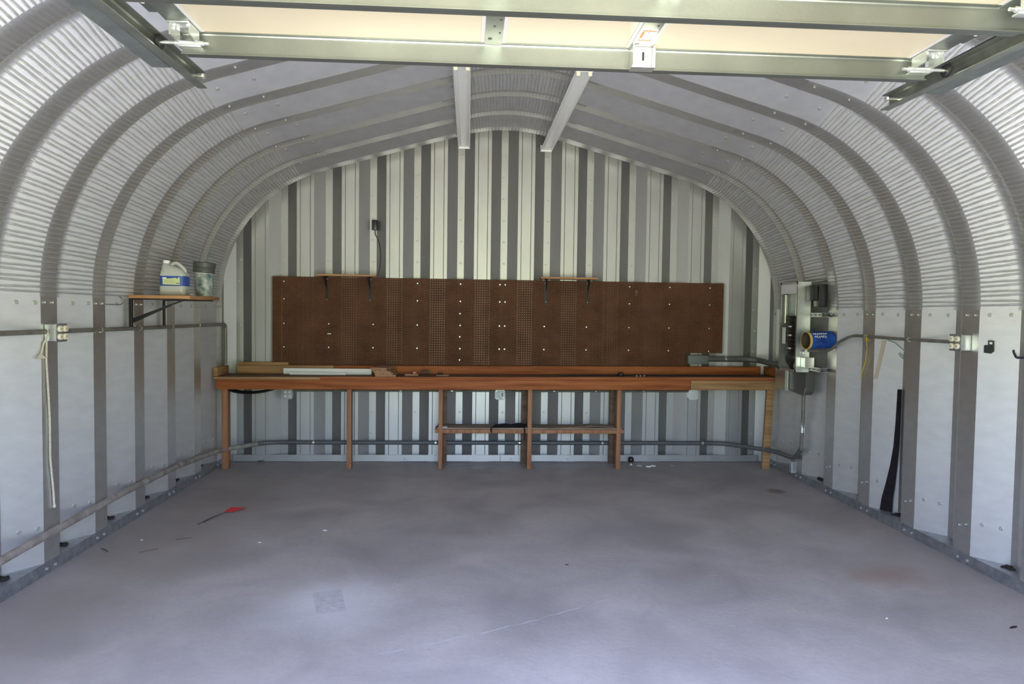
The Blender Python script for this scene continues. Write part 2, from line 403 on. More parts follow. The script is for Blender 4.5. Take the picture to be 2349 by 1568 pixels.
# a weather band closes the gap between the front wall and the first rib
cl = MB()
for s in (-1, 1):
    pp = [(s*(W+.02), 0)] + [(s*(W-RA+(RA+.02)*math.cos(TH*i/16)), ZS+(RA+.02)*math.sin(TH*i/16)) for i in range(17)] + [(s*.3, zroof(.3)+.03), (0, 3.57)]
    for (xa, za), (xb, zb) in zip(pp, pp[1:]):
        cl.add([(xa, .16, za), (xb, .16, zb), (xb, .62, zb), (xa, .62, za)], [[0, 1, 2, 3]])
obj('trim_1', cl, GALV, loc=(0, .3, 0), kind='structure')

# base channels
def base_channel(s):
    mb = MB(); prof = [(0, 0), (0, .075), (.30, .075), (.30, 0)]
    mb.prism([(s*(W-.004)+s*u, z) for u, z in prof], 'y', .2, D+.02); return mb
tl = obj('trim_left', base_channel(-1), ZINCD, loc=(-W, 4, 0), kind='structure')
tr = obj('trim_right', base_channel(1), ZINCD, loc=(W, 4, 0), kind='structure')
tb = MB()
x = -W+.05
for x1 in (-.02, W-.06):
    tb.box(x, x1, D-.010, D+.004, .006, .076); x = x1+.004
tbk = obj('trim_back', tb, GALVB, loc=(0, D, 0), kind='structure')
# bolts and dirt on the side walls and the roof
n_ = (Vector((.818, -.575, 0)), Vector((-.818, -.575, 0)))
for s, par, trm in ((-1, wl, tl), (1, wr, tr)):
    nw = n_[0] if s < 0 else n_[1]
    for k in range(-1, 6):
        b = Y0+k*PR
        for z_, rows in ((1.652, ((.42, .86) if s < 0 else (.22, .74))), (.30, ((.40, .85) if s < 0 else (.25, .72)))):
            for t_ in rows:
                y_ = b+PR-WEB+WEB*t_; o_ = -DEP*(1-t_)
                if y_ < D-.02: bolt(par, (s*(W-.003)-s*o_, y_, z_+random.uniform(-.004, .004)), nw)
        if b+.13 < D:
            bolt(par, (s*(W-.003), b+.04, 1.652), (-s, 0, 0)); bolt(par, (s*(W-.003), b+.12, 1.652), (-s, 0, 0))
            bolt(trm, (s*(W-.004), b+.02, .036), (-s, 0, 0)); bolt(trm, (s*(W-.004), b+.11, .033), (-s, 0, 0))
            if s > 0: bolt(par, (s*(W-.003), b+.05, .27), (-s, 0, 0)); bolt(par, (s*(W-.003), b+.11, .25), (-s, 0, 0))
        # leaf dirt in the deep corner of each corrugation
        if s < 0 or k % 2:
            d_ = MB(); yb = b+.30
            for q in range(9):
                r_ = random.uniform(.010, .022)
                d_.lathe([(r_*.6, 0), (r_, r_*.3), (r_*.7, r_*.75), (.001, r_)], (s*(W+.055+random.uniform(0, .055)), yb+random.uniform(.0, .075), .075), n=7)
            obj('dirt', d_, DIRT, parent=trm, kind='stuff')
for s in (-1, 1):
    nr = Vector((-s*math.cos(TH), 0, -math.sin(TH)))
    for k in range(-2, 6):
        b = Y0+k*PR
        for xx in (2.03, 1.80, .52):
            for t_, on_web in ((.45, True), (.06, False)):
                if on_web: y_ = b+PR-WEB+WEB*t_; o_ = -DEP*(1-t_)
                else: y_ = b+.05; o_ = 0
                if xx > XE:
                    a = math.acos((xx-(W-RA))/RA); nr2 = Vector((-s*math.cos(a), 0, -math.sin(a))); base = Vector((s*xx, y_, ZS+RA*math.sin(a)))
                else: nr2 = nr; base = Vector((s*xx, y_, zroof(xx)))
                if y_ > D-.03: continue
                nn = Vector((nr2.x*.818, -.575, nr2.z*.818)) if on_web else nr2
                bolt(ceil, base+nr2*(o_+.002), nn)
for k in range(-6, 7):
    x_ = -.004+k*.4695
    ax = abs(x_); zt = zroof(ax) if ax < XE else ZS+math.sqrt(RA*RA-(ax-(W-RA))**2)
    z_ = .30
    while z_ < min(zt, 3.55)-.06:
        if not (-2.46 < x_ < 2.43 and .96 < z_ < 2.0) or (abs(x_) > 2.44 and z_ > 1.2):
            bolt(wb, (x_+random.uniform(-.012, .012), D+.076, z_), (0, -1, 0))
        z_ += .232
for x_ in (-2.1, -1.05, .1, .72, 1.6, 2.3): bolt(tbk, (x_, D-.010, .040), (0, -1, 0))

# floor marks
pt = MB().add([(-1.257, 4.03, .0015), (-1.10, 4.075, .0015), (-1.026, 3.785, .0015), (-1.173, 3.75, .0015)], [[0, 1, 2, 3]])
obj('patch', pt, PATCH, parent=floor, label='brown square patch in the concrete')
ck = MB()
pts = [Vector((-.83, 3.27, .0008))]; tgt = [(-.52, 3.391), (-.074, 3.595), (.16, 3.74), (.422, 3.887)]
for gx, gy in tgt:
    p0 = pts[-1]
    for i in range(1, 7): t_ = i/6; pts.append(Vector((p0.x+(gx-p0.x)*t_+random.uniform(-.006, .006), p0.y+(gy-p0.y)*t_+random.uniform(-.010, .010), .0008)))
for i in range(len(pts)-1):
    w_ = .0022*(.5+random.random()); a, b = pts[i], pts[i+1]
    if random.random() < .12: continue
    ck.add([(a.x, a.y-w_, .0008), (b.x, b.y-w_, .0008), (b.x, b.y+w_, .0008), (a.x, a.y+w_, .0008)], [[0, 1, 2, 3]])
obj('crack', ck, CRACK, parent=floor, label='thin pale crack line')

# ------------------------------------------------------------------ overhead sectional door (open) and its tracks
ZP = 2.52                                     # underside of the door panels
DX0, DX1 = -1.318, 1.196
door = thing('overhead_garage_door', 'cream sectional garage door rolled up overhead with pale green-lit steel struts', 'garage door', (-.06, 1.4, ZP))
for i in range(4):
    y1 = 2.405-i*.535; y0 = y1-.530
    mb = MB().box(DX0+.02, DX1-.02, y0, y1, ZP, ZP+.045, .004)
    pn = obj('door_panel', mb, CREAM, door)
    fr = MB()                                 # steel stiles lying on the panel, pale vinyl edge beside each
    for xs in ((DX0-.002, DX0+.070), (-.333, -.277), (.150, .212), (DX1-.068, DX1+.002)):
        fr.box(xs[0], xs[1], y0+.012, y1-.010, ZP-.004, ZP+.004)
        st = obj('stile', fr, RAILM, pn); fr = MB()
    for xs in ((DX0+.070, DX0+.083), (-.346, -.333), (-.277, -.264), (.137, .150), (.212, .225), (DX1-.081, DX1-.068)): obj('edge_strip', MB().box(xs[0], xs[1], y0+.012, y1-.010, ZP-.0015, ZP+.003), VINYL, pn)
    if i < 2:
        for xc in (-.305, .18):
            for j in range(9): obj('screw_hole', MB().lathe([(.0035 if j % 4 else .007, 0), (.0035 if j % 4 else .007, .002)], (xc+(.018 if j % 2 else -.012)*(j % 3 > 0), y0+.04+j*.05, ZP-.0055), n=10), BLACK, pn)
# struts: long hat sections hanging under the panels
def strut(yf, x0, x1):
    mb = MB(); t_ = .0018
    prof = [(yf-.002, ZP-.002), (yf, ZP-.006), (yf, ZP-.064), (yf-.010, ZP-.067), (yf-.010, ZP-.0705), (yf+.003, ZP-.0705), (yf+.004, ZP-.064), (yf+.030, ZP-.060), (yf+.052, ZP-.060), (yf+.054, ZP-.004), (yf+.074, ZP-.002), (yf+.074, ZP-.0005), (yf-.018, ZP-.0005), (yf-.018, ZP-.002)]
    mb.prism(prof, 'x', x0, x1); return mb
for yf, x0, x1 in ((2.372, DX0+.005, DX1-.004), (1.955, DX0-.004, DX1+.26-.24), (1.40, DX0, DX1), (.85, DX0, DX1)):
    obj('strut', strut(yf, x0, x1), STRUTM, door)
# end hinges with roller stems and rollers; a lock bracket on the right centre stile
for sx, xe in ((-1, DX0), (1, DX1)):
    for yh in (2.335, 1.86, 1.33):
        hg = MB(); xc = xe-sx*.035
        hg.box(xc-.034, xc+.034, yh-.075, yh+.010, ZP-.010, ZP-.004, .002)
        for dx in (-.030, .030): hg.box(xc+dx-.003, xc+dx+.003, yh-.06, yh+.012, ZP-.042, ZP-.005)
        hg.tube([(xc-.044, yh+.016, ZP-.040), (xc+.044, yh+.016, ZP-.040)], .0085, 10)
        hg.box(xc-.036, xc+.036, yh+.012, yh+.040, ZP-.052, ZP-.046, .002)
        h_ = obj('hinge', hg, ZINC, door, smooth=40)
        rl = MB().tube([(xc-sx*.062, yh+.016, ZP-.040), (xe+sx*.062, yh+.016, ZP-.040)], .0055, 10)
        obj('roller_stem', rl, BOLT, h_, smooth=40)
        rr = MB().lathe([(.019, 0), (.023, .004), (.023, .012), (.019, .016)], (xe+sx*.058-.008, yh+.016, ZP-.040), (1, 0, 0), 18)
        obj('roller', rr, BLACKP, h_, smooth=40)
        for dx in (-.020, .020):
            for dy in (-.05, -.02): obj('bolt', MB().lathe([(.006, 0), (.006, .004), (.003, .006)], (xc+dx, yh+dy, ZP-.010), (0, 0, -1), 8), BOLT, h_)
br = MB(); xb = .193
br.box(xb-.030, xb+.030, 2.335, 2.342, ZP-.066, ZP-.004, .002)
for dx in (-.034, .034): br.box(xb+dx-.004, xb+dx+.004, 2.318, 2.372, ZP-.070, ZP-.004, .0015)
br.box(xb-.040, xb+.040, 2.325, 2.372, ZP-.074, ZP-.069, .0015)
brk = obj('top_bracket', br, BOLT, door, label='shiny slotted steel bracket')
obj('slot', MB().box(xb-.0035, xb+.0035, 2.3325, 2.336, ZP-.050, ZP-.022), BLACK, brk)
stk = obj('sticker', MB().box(.158, .205, 2.19, 2.30, ZP-.0052, ZP-.0042), PAPER, door, label='small white sticker with orange bars')
ob = MB(); ob.box(.160, .203, 2.198, 2.206, ZP-.0060, ZP-.0050); ob.box(.160, .203, 2.272, 2.280, ZP-.0060, ZP-.0050); ob.box(.160, .168, 2.21, 2.26, ZP-.0060, ZP-.0050)
obj('sticker_print', ob, ORANGE, stk)

def door_track(sx, xt, label):
    root = thing('door_track', label, 'door track', (xt, 1.5, 2.3))
    # C-shaped rail swept: level run, quarter bend, vertical run
    path = [(2.74, 2.485), (1.6, 2.475), (.70, 2.465)]
    for i in range(1, 9):
        a = PI/2*i/8; path.append((.70-.36*math.sin(a), 2.465-.36*(1-math.cos(a))))
    path.append((.34, .06))
    c_ = [(.0, .030), (.028, .030), (.034, .022), (.034, -.022), (.028, -.030), (-.006, -.030), (-.006, -.026), (.026, -.026), (.030, -.020), (.030, .020), (.026, .026), (.0, .026)]
    mb = MB(); n = len(c_)
    for i, (y, z) in enumerate(path):
        p0 = Vector(path[max(0, i-1)]); p1 = Vector(path[min(len(path)-1, i+1)]); d_ = (p1-p0).normalized(); nz_ = Vector((d_.y, -d_.x))
        for u, v in c_: mb.v.append(Vector((xt+sx*u, y+nz_.x*v, z+nz_.y*v)))
    for i in range(len(path)-1):
        for k in range(n): mb.f.append([i*n+k, i*n+(k+1) % n, (i+1)*n+(k+1) % n, (i+1)*n+k])
    mb.f += [list(range(n)), [(len(path)-1)*n+k for k in range(n)]]
    obj('rail', mb, RAILM, root, smooth=30)
    ag = MB(); xo = xt+sx*.036
    prof = [(xo, 2.455), (xo, 2.535), (xo+sx*.003, 2.535), (xo+sx*.003, 2.458), (xo+sx*.062, 2.458), (xo+sx*.062, 2.455)]
    ag.prism(prof, 'y', .5, 2.52); obj('support_angle', ag, ANGLEM, root)
    # perforated flat strap hung from the ribs down to the track
    zt = zroof(abs(xt)+.02) if abs(xt) < XE else 3.0
    for yh in (2.20, 1.05):
        hs = MB(); xh = xt+sx*.064
        hs.box(xh-.016, xh+.016, yh-.002, yh+.002, 2.456, zt+.0)
        hg = obj('hanger_strap', hs, ANGLEM, root)
        for j in range(18):
            zz = 2.50+j*.04
            if zz < zt-.03: obj('strap_hole', MB().lathe([(.005, 0), (.005, .001)], (xh, yh-.0035, zz), (0, 1, 0), 10), BLACK, hg)
    # perforated steel bar between track and door end
    pb = MB().box(xt-sx*.010-.012, xt-sx*.010+.012, 1.2, 2.28, 2.545, 2.549); p_ = obj('perforated_bar', pb, ANGLEM, root)
    for j in range(20): obj('bar_hole', MB().lathe([(.006, 0), (.006, .001)], (xt-sx*.010, 1.26+j*.05, 2.5435), (0, 0, 1), 10), CHIP, p_)
    bt = MB().tube([(xt-sx*.006, 2.69, 2.485), (xt+sx*.05, 2.69, 2.485)], .006, 8).lathe([(.011, 0), (.011, .008)], (xt-sx*.008, 2.69, 2.485), (-sx, 0, 0), 6)
    obj('stop_bolt', bt, BOLT, root)
    return root
door_track(-1, -1.375, 'left overhead door track, steel rail ending in a stop bolt below ribbed roof')
door_track(1, 1.262, 'right overhead door track, steel rail passing beneath the crimped right eave')

# ------------------------------------------------------------------ two bare strip light fixtures along the ridge
lf = thing('strip_light_fixture', 'left of two white strip light fixtures without tubes at the roof ridge', 'light fixture', (-.445, 6.16, 3.33), 'strip light fixtures at the ridge')
Lx, Lz, y0, y1 = -.445, 3.33, 4.93, 7.39
prof = [(-.060, .010), (-.062, .002), (-.056, .0), (-.050, .010), (-.034, .022), (-.030, .012), (.030, .012), (.034, .022), (.050, .010), (.056, .0), (.062, .002), (.060, .010), (.040, .060), (-.040, .060)]
obj('housing', MB().prism([(Lx+u, Lz+v) for u, v in prof], 'y', y0, y1), WHITE, lf)
for yy, d_ in ((y0, 1), (y1, -1)):
    ec = MB().box(Lx-.062, Lx+.062, yy-.003, yy+.003, Lz-.004, Lz+.062, .001); ep = obj('end_plate', ec, WHITE, lf)
    for dx in (-.042, .042):
        if d_ > 0:
            lh = MB(); lh.loft([(Lz-.030, .010, .010, 2, Lx+dx, yy+.016), (Lz-.026, .0155, .011, 2.5, Lx+dx, yy+.016), (Lz-.008, .0165, .012, 3, Lx+dx, yy+.016), (Lz+.014, .0165, .012, 4, Lx+dx, yy+.016)], 18)
            obj('lamp_holder', lh, IVORY, lf, smooth=40)
for yy in (5.25, 7.05):
    for dx in (-.035, .035): obj('hanger', MB().tube([(Lx+dx, yy, Lz+.058), (Lx+dx, yy, zroof(abs(Lx+dx)))], .003, 6), ZINCD, lf)
dup(lf, (.445+.418, .03, 0), 'right of two white strip light fixtures without tubes at the roof ridge')

# ------------------------------------------------------------------ workbench
YF_, YB_ = 7.22, 7.555
def sh(mb, k=.0055):                           # the bench top rises slightly to the right
    for v in mb.v: v.z *= 1+k*v.x/.9
    return mb
bench = thing('workbench', 'long reddish lumber workbench with raised back board along back wall', 'workbench', (0, 7.4, 0))
BX0, BX1 = -2.90, 2.885
tp = MB()
for i in range(3): tp.box(BX0-.01, BX1+.02, YF_-.02+i*.122, YF_-.02+i*.122+.119, .928, .965, .004)
obj('bench_top', sh(tp), W_TOP, bench, smooth=30)
obj('front_lip', sh(MB().box(BX0-.035, BX0+1.02, YF_-.026, YF_-.021, .932, .960, .001)), W_TAN, bench, label='pale front lip at the left end')
obj('front_lip', sh(MB().box(BX0+1.02, BX1+.03, YF_-.026, YF_-.021, .930, .963, .001)), W_RED, bench)
obj('apron', sh(MB().box(BX0-.005, 1.95, YF_-.04, YF_-.002, .832, .930, .004)), W_RED, bench, smooth=30)
obj('apron', sh(MB().box(1.953, BX1+.005, YF_-.04, YF_-.002, .832, .930, .004)), W_TAN, bench, smooth=30, label='pale weathered apron length at the right end')
obj('back_board', sh(MB().box(-1.80, BX1-.05, YB_-.05, YB_-.012, .965, 1.052, .004)), W_RED, bench, smooth=30)
obj('back_board', sh(MB().box(BX0+.10, -1.803, YB_-.05, YB_-.012, .966, 1.055, .004)), W_TAN, bench, smooth=30, label='greenish tan back board at the left end')
obj('ledger', sh(MB().box(BX0+.10, BX0+.62, YB_-.03, YB_+.005, 1.056, 1.088, .003)), W_TAN, bench, smooth=30)
obj('end_board', sh(MB().box(BX0-.035, BX0+.004, YF_-.03, YB_-.02, .966, 1.055, .004)), W_TAN, bench, smooth=30)
obj('end_board', sh(MB().box(BX1-.005, BX1+.034, YF_-.03, YB_-.02, .966, 1.055, .004)), W_RED, bench, smooth=30)
LEGT = .832
for x0, w_, mt, lean in ((-2.866, .060, W_LEG, .0), (-1.614, .046, W_LEG, 0), (-.678, .042, W_LEG, 0), (.246, .046, W_LEG, 0), (1.184, .046, W_LEG, 0), (2.76, .080, W_TAN, .030)):
    lg = MB(); zt = LEGT*(1+.0055*x0/.9)
    if x0 < 1.18:
        lg.box(x0, x0+w_, YF_, YF_+.088, 0, zt, .003)
    else:
        lg.box(x0, x0+w_, YF_, YF_+.040 if lean else YF_+.088, 0, zt, .003)
    for v in lg.v: v.x += lean*v.z/.83
    obj('leg', lg, mt, bench, smooth=30)
for x0, x1 in ((-.672, -.60), (.200, .285), (1.160, 1.245)):
    obj('rear_upright', MB().box(x0, x1, YB_-.075, YB_-.037, 0, .93, .003), W_TOP, bench, smooth=30)
# low shelf between the three middle legs
ls = MB(); ls.box(-.695, 1.24, YF_+.01, YF_+.13, .412, .430, .002); ls.box(-.695, 1.24, YF_+.133, YF_+.262, .412, .430, .002)
obj('lower_shelf', ls, W_ROUGH, bench, smooth=30)
obj('shelf_rail', MB().box(-.640, .246, YF_+.002, YF_+.040, .372, .411, .003), W_LEG, bench, smooth=30)
obj('shelf_rail', MB().box(.292, 1.184, YF_+.002, YF_+.040, .372, .411, .003), W_LEG, bench, smooth=30)
for x0 in (-.716, 1.226): obj('shelf_cleat', MB().box(x0, x0+.036, YF_+.01, YF_+.25, .375, .411, .003), W_LEG, bench, smooth=30)

def bz(x, z=.965): return z*(1+.0055*x/.9)+.0005
# things lying on the bench
def rotbox(cx, cy, z0, lx, ly, lz, deg, b=.002):
    mb = MB().box(-lx/2, lx/2, -ly/2, ly/2, 0, lz, b); mb.xf(Matrix.Translation((cx, cy, z0)) @ Matrix.Rotation(math.radians(deg), 4, 'Z')); return mb
tag(obj('trim_board', rotbox(-1.85, 7.44, bz(-1.85), .915, .016, .062, -.5), WHITE), 'longer white trim board standing on edge at rear of workbench', 'board', 'white trim boards')
tag(obj('trim_board', rotbox(-1.94, 7.385, bz(-1.94), .575, .030, .026, .4), WHITE), 'shorter white trim strip lying in front of longer white board', 'board', 'white trim boards')
zs = bz(-1.25); lab = ['bottom, longest of the short brown planks stacked on workbench', 'second plank from bottom in stack on workbench', 'third plank from bottom in stack on workbench', 'fourth plank from bottom in stack on workbench', 'topmost brown plank of stack on workbench']
for i, (cx, lx, dg, th) in enumerate(((-1.235, .225, 1, .018), (-1.245, .205, -2, .018), (-1.25, .195, -6, .018), (-1.272, .180, -9, .017), (-1.272, .185, -12, .017))):
    tag(obj('short_plank', rotbox(cx+.012, 7.340, zs, lx*.92, .30, th, dg), W_PLANK), lab[i], 'plank', 'short planks stacked on the workbench'); zs += th+.0006
tag(obj('wood_offcut', rotbox(-.965, 7.33, bz(-.965), .14, .10, .017, 2), W_PLANK), 'flat wood offcut right of plank stack, carrying small cube', 'offcut', 'wood offcuts on the workbench')
tag(obj('wood_offcut', rotbox(-.935, 7.34, bz(-.935)+.0176, .038, .05, .026, 2), W_PLANK), 'tiny wood cube on flat offcut beside plank stack', 'offcut', 'wood offcuts on the workbench')
tag(obj('wood_offcut', rotbox(-.64, 7.32, bz(-.64), .13, .10, .010, -3), W_PLANK), 'thin wood offcut carrying small dark puck, farther right', 'offcut', 'wood offcuts on the workbench')
mb = MB().lathe([(.018, 0), (.026, .004), (.026, .016), (.020, .020), (.012, .020), (.012, .010)], (-.67, 7.32, bz(-.67)+.0106), n=20)
tag(obj('rubber_puck', mb, BLACK, smooth=40), 'small dark ring-shaped puck on thin wood offcut', 'puck')
mb = MB(); z_ = bz(-.83)
mb.tube(bez((-.88, 7.36, z_+.018), (-.85, 7.35, z_+.05), (-.80, 7.34, z_+.045), (-.76, 7.36, z_+.014), 12), [.008+.010*math.sin(PI*i/12) for i in range(13)], 10)
tag(obj('glove', mb, W_TOP, smooth=60), 'crumpled dark brown glove-like scrap between the wood offcuts', 'scrap')
mb = MB().lathe([(.020, 0), (.034, .006), (.036, .018), (.026, .032), (.010, .038)], (1.24, 7.33, bz(1.24)), n=20)
tag(obj('rubber_stopper', mb, BLACKP, smooth=50), 'round black rubber knob lying alone on right half of workbench', 'knob')
for i, (x_, y_) in enumerate(((1.40, 7.28), (1.44, 7.28), (1.485, 7.29))):
    tag(obj('foam_crumb', MB().lathe([(.006, 0), (.009, .004), (.007, .009), (.002, .011)], (x_, y_, bz(x_)), n=8), CHIP), ['left', 'middle', 'right'][i]+' white crumb of three beside black knob on workbench', 'crumb', 'white crumbs on the workbench')
mb = MB().tube(bez((.55, 7.34, bz(.55)+.006), (.8, 7.30, bz(.8)+.006), (1.3, 7.45, bz(1.3)+.006), (2.6, 7.34, bz(2.6)+.006), 30), .006, 8)
tag(obj('black_cable', mb, BLACKP, smooth=60), 'black cable lying along right half of the workbench', 'cable')
mb = MB(); p_ = bez((-2.84, 7.30, .828), (-2.75, 7.29, .765), (-2.55, 7.29, .755), (-2.33, 7.30, .826), 16)
for dy in (-.05, 0, .05): mb.tube([q+Vector((0, dy, -.002*abs(dy)*20)) for q in p_], .010, 8)
tag(obj('hose_loop', mb, RUBBER, smooth=60), 'dark loop of hose sagging under left end of workbench', 'hose')

# things on the low shelf
mb = MB(); nx, ny = 22, 12
for i in range(nx+1):
    for j in range(ny+1):
        u, v = i/nx, j/ny; x_ = -.125+.055*v+u*.335; y_ = 7.222+.20*v
        z_ = .4345+.012*abs(math.sin(u*7+v*3))*(.35+.65*v)+.008*math.sin(v*6+u*2)**2
        mb.v.append(Vector((x_, y_, z_)))
for i in range(nx):
    for j in range(ny): a = i*(ny+1)+j; mb.f.append([a, a+ny+1, a+ny+2, a+1])
n0 = len(mb.v); mb.v += [v-Vector((0, 0, .003)) for v in mb.v]; mb.f += [[q+n0 for q in f][::-1] for f in mb.f]
mb.tube([(-.128, 7.214, .440), (-.134, 7.207, .425), (-.132, 7.206, .385)], .008, 8)
mb.tube([(.212, 7.210, .440), (.216, 7.205, .40), (.214, 7.206, .34), (.208, 7.21, .30)], .007, 8)
tag(obj('black_cloth', mb, CLOTH, smooth=60, fix=False), 'crumpled black cloth hanging over front edge of low shelf', 'cloth')
tag(obj('flat_board', rotbox(.74, 7.345, .4305, .56, .17, .007, 14), W_ROUGH), 'thin grey board lying askew on right half of low shelf', 'board', 'thin boards on the low shelf')
tag(obj('flat_board', rotbox(1.04, 7.32, .4385, .30, .16, .007, -24), W_ROUGH), 'shorter thin board crossing the grey board at shelf right end', 'board', 'thin boards on the low shelf')
tag(obj('flat_board', rotbox(-.62, 7.26, .4305, .06, .07, .006, 10), PAPER), 'small white piece on left end of low shelf', 'board')

# ------------------------------------------------------------------ pegboard: two perforated panels with real holes
def pegboard(x0, x1, z0, z1, notch=None):
    mb = MB(); p = .0254; r = .0036; yf, yb = D-.009, D-.004
    nx = int(round((x1-x0)/p)); nz = int(round((z1-z0)/p)); px = (x1-x0)/nx; pz = (z1-z0)/nz
    grid = {}
    def gv(i, j, y):
        k = (i, j, y)
        if k not in grid: grid[k] = len(mb.v); mb.v.append(Vector((x0+i*px, y, z0+j*pz)))
        return grid[k]
    for i in range(nx):
        for j in range(nz):
            if notch and x0+(i+.5)*px > notch[0] and z0+(j+.5)*pz < notch[1]: continue
            cxx, czz = x0+(i+.5)*px, z0+(j+.5)*pz
            c_ = [gv(i, j, yf), gv(i+1, j, yf), gv(i+1, j+1, yf), gv(i, j+1, yf)]
            o = len(mb.v)
            for y_ in (yf, yb):
                for k in range(8):
                    a = -3*PI/4+k*PI/4; mb.v.append(Vector((cxx+r*math.cos(a), y_, czz+r*math.sin(a))))
            for q in range(4):
                h0, h1, h2 = o+2*q, o+2*q+1, o+(2*q+2) % 8
                mb.f.append([c_[q], c_[(q+1) % 4], h2, h1, h0])
            for k in range(8): mb.f.append([o+k, o+(k+1) % 8, o+8+(k+1) % 8, o+8+k])
    # edges of the board
    for xa in (x0, x1):
        mb.add([(xa, yf, z0), (xa, yb, z0), (xa, yb, z1), (xa, yf, z1)], [[0, 1, 2, 3]])
    mb.add([(x0, yf, z1), (x1, yf, z1), (x1, yb, z1), (x0, yb, z1)], [[0, 1, 2, 3]])
    return mb
PZ0, PZ1 = 1.030, 1.980
pgl = tag(obj('pegboard', pegboard(-2.454, -.0185, PZ0, PZ1), PEG, fix=False), 'left brown pegboard panel above workbench, from plain left edge to middle seam', 'pegboard', 'pegboard panels')
pgr = tag(obj('pegboard', pegboard(-.0165, 2.423, PZ0, PZ1, (2.06, 1.20)), PEG, fix=False), 'right brown pegboard panel with lower right corner cut away', 'pegboard', 'pegboard panels')
for par, xs in ((pgl, (-2.338, -1.868, -1.40, -.93, -.470, -.045)), (pgr, (.012, .442, .905, 1.375, 1.82, 2.27))):
    for x_ in xs:
        for z_ in (1.928, 1.742, 1.482, 1.232):
            if any(abs(x_-q) < .01 for q in (-1.868, -1.40, .442, .905)) and z_ > 1.7: continue
            bolt(par, (x_, D-.009, z_), (0, -1, 0), SCREW_ME, 'screw')
for z_ in (1.61, 1.36, 1.11): bolt(pgl, (-.472, D-.009, z_), (0, -1, 0), SCREW_ME, 'screw')
obj('scratch', MB().box(-2.3605, -2.3585, D-.0096, D-.0088, 1.08, 1.86), W_SHELF, pgl, label='thin pale vertical scratch')
obj('paper_scrap', MB().box(-1.882, -1.842, D-.0100, D-.0088, 1.372, 1.382), PAPER, pgl)
obj('knot_stain', MB().box(1.435, 1.462, D-.0098, D-.0088, 1.83, 1.895, .0003), W_TOP, pgr)

# small shelves over the pegboard on black steel brackets
def wall_shelf(cx, label):
    root = thing('wall_shelf', label, 'shelf', (cx, D-.10, 1.985), 'small shelves above the pegboard')
    obj('shelf_board', MB().box(cx-.305, cx+.305, D-.205, D-.012, 1.984, 2.002, .002), W_SHELF, root, smooth=30)
    for bx in (cx-.232, cx+.225):
        b_ = MB(); b_.box(bx-.014, bx+.014, D-.0135, D-.0095, 1.728, 1.983, .001); b_.box(bx-.014, bx+.014, D-.19, D-.0095, 1.979, 1.9835, .001)
        b_.prism([(D-.0135, 1.745), (D-.0135, 1.978), (D-.165, 1.978), (D-.155, 1.968), (D-.045, 1.86)], 'x', bx-.003, bx+.003)
        bk = obj('bracket', b_, BLACK, root)
        for dx, z_ in ((-.006, 1.945), (.007, 1.960), (0, 1.742)): obj('screw', MB().lathe([(.005, 0), (.005, .003), (.002, .0045)], (bx+dx, D-.0136, z_), (0, -1, 0), 10), BOLT, bk)
    return root
ws = wall_shelf(-1.655, 'left of two small wooden shelves above pegboard, below black plug')
dup(ws, (1.655+.685, 0, .008), 'right of two small wooden shelves above pegboard')
# black plug-in adapter with a hanging cord
pg = thing('power_adapter', 'black rectangular plug adapter high on back wall with thin hanging cord', 'power adapter', (-1.40, D+.07, 2.54))
obj('adapter_body', MB().box(-1.424, -1.372, D+.030, D+.0765, 2.492, 2.600, .004), BLACKP, pg, smooth=40)
cd = [(-1.392, D+.045, 2.494), (-1.388, D+.03, 2.46)] + bez((-1.385, D+.02, 2.44), (-1.31, D-.02, 2.35), (-1.305, D-.02, 2.14), (-1.352, D-.02, 2.0), 18)
obj('cord', MB().tube(cd, .0042, 8), BLACKP, pg, smooth=60)

# ------------------------------------------------------------------ conduits and outlet boxes
def clamp_parts(root, pts, mat_=BOLT):
    for (x_, y_, z_), ax, r_ in pts:
        c_ = MB(); ax = Vector(ax)
        c_.lathe([(r_, -.010), (r_+.0025, -.010), (r_+.0025, .010), (r_, .010)], (x_, y_, z_), ax, 16, False, False)
        obj('clamp', c_, mat_, root, smooth=40)
XL = -W+.022
cl_ = thing('wall_conduit', 'thin grey conduit running level along left wall at outlet box height', 'conduit', (XL, 5, 1.47))
cp1 = rounded([(XL, 2.6, 1.486), (XL, 4.0, 1.478), (XL, 5.5, 1.470), (XL, 7.46, 1.468), (XL, 7.46, 1.05)], .05)
obj('pipe', MB().tube(cp1, .0150, 12), CONDUIT, cl_, smooth=60)
clamp_parts(cl_, [((XL, y_, 1.471), (0, 1, 0), .0150) for y_ in (4.985, 5.56, 6.14, 6.73)])
def outlet_box_side(s, yc, zc, label, near_y):
    root = thing('outlet_box', label, 'outlet box', (s*W, yc, zc))
    xw = s*(W-.003); xi = s*(W-.072)
    obj('box', MB().box(min(xw, xi), max(xw, xi), yc-.052, yc+.052, zc-.052, zc+.052, .006), ZINC, root, smooth=40)
    obj('cover_plate', MB().box(min(xi, xi-s*.006), max(xi, xi-s*.006), yc-.056, yc+.056, zc-.056, zc+.056, .002), ZINCD, root, smooth=40)
    for dy in (-.027, .027):
        for dz in (-.024, .024):
            rc = MB().lathe([(.019, 0), (.019, .012), (.017, .015)], (xi-s*.006, yc+dy, zc+dz), (-s, 0, 0), 20); r_ = obj('receptacle', rc, IVORY, root, smooth=40)
            for q in (-.006, .006): obj('slot', MB().box(min(xi-s*.021, xi-s*.0215), max(xi-s*.021, xi-s*.0215), yc+dy+q-.0015, yc+dy+q+.0015, zc+dz-.006, zc+dz+.006), BLACK, r_)
    return root
outlet_box_side(-1, 4.42, 1.470, 'steel outlet box with four round receptacles on left wall, rope below it', 0)
